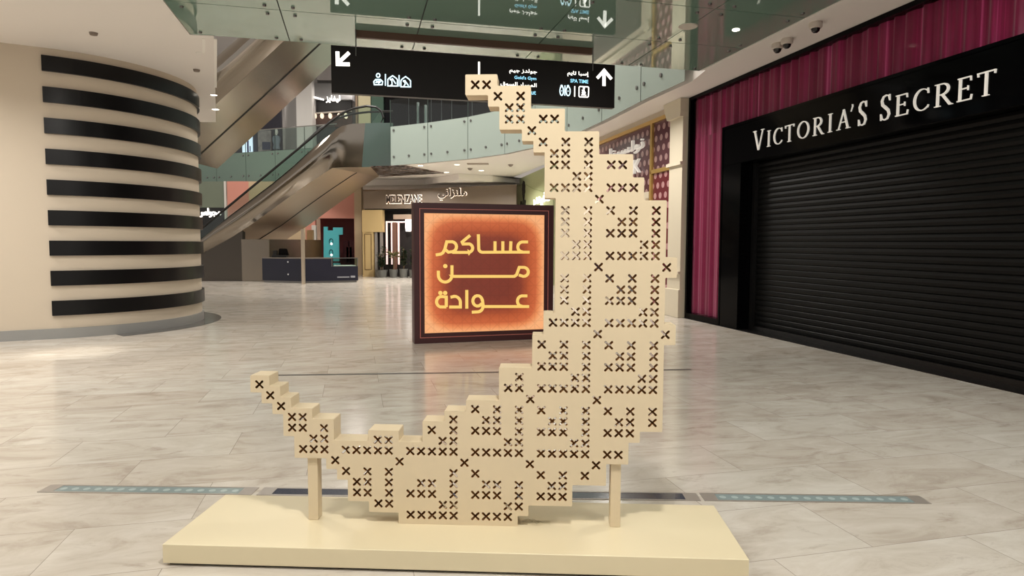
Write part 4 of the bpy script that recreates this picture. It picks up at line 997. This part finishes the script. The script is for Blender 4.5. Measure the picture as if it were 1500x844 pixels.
# ================================================================== UPPER ESCALATOR
YU, YV = 18.0, 21.4
t = thing('escalator', 'upper escalator with polished steel underside, climbing from the left ceiling edge', 'escalator', (-8, 19.7, 3))
rimU = pe([(252,140),(290,107),(321,80),(347,57),(380,26),(420,-8),(470,-52)], YU); botU = pe([(236,226),(282,184),(321,148),(352,119.5),(383,90.5),(420,56),(470,9)], YU)
vs = []
for i in range(len(rimU)):
    for j in range(nS+1):
        v = j/nS; x = rimU[i][0]*(1-v)+botU[i][0]*v; z = rimU[i][1]*(1-v)+botU[i][1]*v
        vs.append((x, YU - .34*sin(pi*v), z))
mb = MB(); mb.add(vs, [(i*(nS+1)+j, (i+1)*(nS+1)+j, (i+1)*(nS+1)+j+1, i*(nS+1)+j+1) for i in range(len(rimU)-1) for j in range(nS)])
mb.build('side_cladding', STEEL, t, True, angle=60)
MB().prism(botU + [(r[0]+.1, r[1]-.35) for r in reversed(rimU)], YU+.01, YV).build('underside', mat('grey_steel_sheet', (186, 180, 166), .2, 1.0, bump=(.22, .3, .4)), t)
MB().tube([(b[0], (YU+YV)/2, b[1]-.004) for b in botU], .022, 6).build('underside_seam', SEAM, t)

# ================================================================== UPPER FLOOR BEYOND THE GLASS
U1 = Frame((0, 37.4, 0), 0)
def u(px, py, d=0): return U1.px(px, py, d)
def ubox(mb, a, b, y0, y1):
    (x0, z1), (x1, z0) = u(*a, y0), u(*b, y0); mb.box(x0, x1, y0, y1, z0, z1); return mb
LGREY = mat('upper_grey_wall', (150, 146, 142), .5); LWHITE = mat('upper_white_column', (214, 210, 206), .5)
t = thing('display_shop_front', 'dark upper floor shop front with poster and glowing panel, left of grey column', 'shop front', (-14.5, 37.6, ZF))
ubox(MB(U1), (318, 120), (413, 236), .3, .5).build('dark_wall', mat('dark_blue_wall', (34, 32, 46), .5), t)
ubox(MB(U1), (354.5, 199.5), (369.5, 234), 0, .15).build('glowing_panel', mat('glowing_screen', (220, 225, 240), .4, emit=(214, 226, 246), es=1.15), t)
mb = MB(U1); ubox(mb, (361.5, 206), (364.5, 224), -.02, 0); ubox(mb, (365.5, 214), (367, 222), -.02, 0); mb.build('screen_figure', mat('screen_figure', (70, 70, 130), .5), t)
ubox(MB(U1), (377.5, 191), (397.5, 234), .05, .2).build('poster', mat('poster_mix', (150, 140, 140), .5, noise=(3.2, .85)), t)
mb = MB(U1); ubox(mb, (384, 208), (396, 219), .0, .05); mb.build('poster_figure', mat('poster_blue', (52, 56, 84), .5), t)
P = Vector((u(410, 220)[0], 36.9, ZF)); m_ = thing('mannequin', 'pale bust mannequin in a grey top beside the grey column on the upper floor', 'mannequin', P)
MB().lathe([(.001, 1.62), (.07, 1.58), (.10, 1.48), (.09, 1.38), (.05, 1.30), (.05, 1.24)], P.x, P.y, ZF+.1, 14).build('head', LWHITE, m_, True)
MB().lathe([(.05, 1.26), (.18, 1.2), (.22, 1.1), (.2, .9), (.16, .75), (.2, .55), (.18, .5)], P.x, P.y, ZF+.1, 14).build('torso', mat('top_grey', (120, 130, 142), .7), m_, True)
MB().lathe([(.18, 0), (.18, .03), (.03, .05), (.03, .62)], P.x, P.y, ZF+.0, 14).build('stand', CHROME, m_, True)
x0, x1, x2 = u(412.5, 170)[0], u(438, 170)[0], u(459.5, 170)[0]
t = thing('column', 'square grey and white column on the upper floor between two shop fronts', 'column', ((x0+x2)/2, 37, ZF))
MB().hprism([(x0, 37.9), (x1, 36.9), (x1+.02, 36.9), (x1+.02, 38.2), (x0, 38.2)], ZF, 12.4).build('grey_face', LGREY, t)
MB().hprism([(x1+.02, 36.9), (x2, 37.1), (x2, 38.2), (x1+.02, 38.2)], ZF, 12.4).build('white_face', LWHITE, t)
t = thing('jeans_shop_front', 'dark upper floor shop front with white Arabic letters under a grey bulkhead', 'shop front', (-10.5, 37.6, ZF))
ubox(MB(U1), (459, 144), (516, 236), .5, .7).build('dark_wall', mat('dark_shop_wall', (44, 42, 42), .5), t)
ubox(MB(U1), (455, 122), (516, 146), .2, .8).build('bulkhead', mat('bulkhead_grey', (128, 126, 126), .5), t)
mb = MB(U1); p0, p1 = u(459, 142, .1), u(474, 146, .1); mb.stroke([p0, p1], .09, .1, .18); mb.build('light_strip', WHITEE, t)
mb = MB(U1)
for a in (461.5, 472, 484, 497, 507): 
    xx, z_ = u(a, 167.5, .4); mb.disc(xx, z_-.1, .1, .3, .5, 8, .16)
mb.build('shelf_lamp', mat('warm_lamp', (240, 225, 200), .5, emit=(235, 215, 190), es=.8), t)
p0, p1 = u(459, 166.5, .4), u(515, 162.5, .4); mb = MB(U1); mb.stroke([p0, p1], .07, .3, .48); mb.build('shelf_edge', mat('shelf_pale', (190, 180, 170), .5), t)
ubox(MB(U1), (459, 168), (516, 186), .42, .5).build('shelf_goods', mat('brown_goods', (84, 62, 54), .6, noise=(5, .6)), t)
(a0, b1), (a1, b0) = u(477, 139.5, 0), u(498, 150.5, 0); text(arabic('ليفايز'), U1, a0, a1, b0, b1, 0, .08, 'arabic_text', WHITEE, t, bold=.02)
# cream column and long dark window further right
U2 = Frame((0, 33.2, 0), 0)
def u2box(mb, a, b, y0, y1):
    (x0, z1), (x1, z0) = U2.px(*a, y0), U2.px(*b, y0); mb.box(x0, x1, y0, y1, z0, z1); return mb
t = thing('column', 'cream and glass clad column on the upper floor behind the escalator handrail', 'column', PY(535, 180, 33.4))
u2box(MB(U2), (524, 100), (543, 186), 0, .5).build('cream_face', mat('cream_column', (196, 186, 152), .5), t)
u2box(MB(U2), (543, 100), (562, 186), .05, .5).build('green_glass_face', mat('dark_green_glass', (70, 94, 82), .1), t)
u2box(MB(U2), (520, 100), (524, 186), -.05, .2).build('edge_post', mat('bronze_post', (150, 130, 110), .3, .6), t)
t = thing('dark_shop_window', 'long dark shop window with pale mullions on the upper floor, above the frosted glass', 'window', PY(640, 180, 33.6))
u2box(MB(U2), (562, 90), (742, 196), .3, .5).build('dark_glass', mat('dark_shop_glass', (16, 17, 21), .08, spec=.15), t)
for a in (598, 631, 646, 661, 691, 720): u2box(MB(U2), (a, 90), (a+1.2, 196), .24, .29).build('mullion', mat('pale_mullion', (120, 124, 128), .3), t)
u2box(MB(U2), (562, 138.5), (742, 141.5), .1, .29).build('transom', LGREY, t)
t2 = MB(U2); p0, p1 = U2.px(573, 150, .1), U2.px(589, 147, .1)
struct(MB().box(-32, -5.6, 31, 41, 11.6, 11.8).build('ceiling', mat('upper_ceiling', (196, 192, 190), .6)))
struct(MB().box(-5.6, 8, 26, 41, 10.0, 10.2).build('ceiling', MATS['upper_ceiling']))
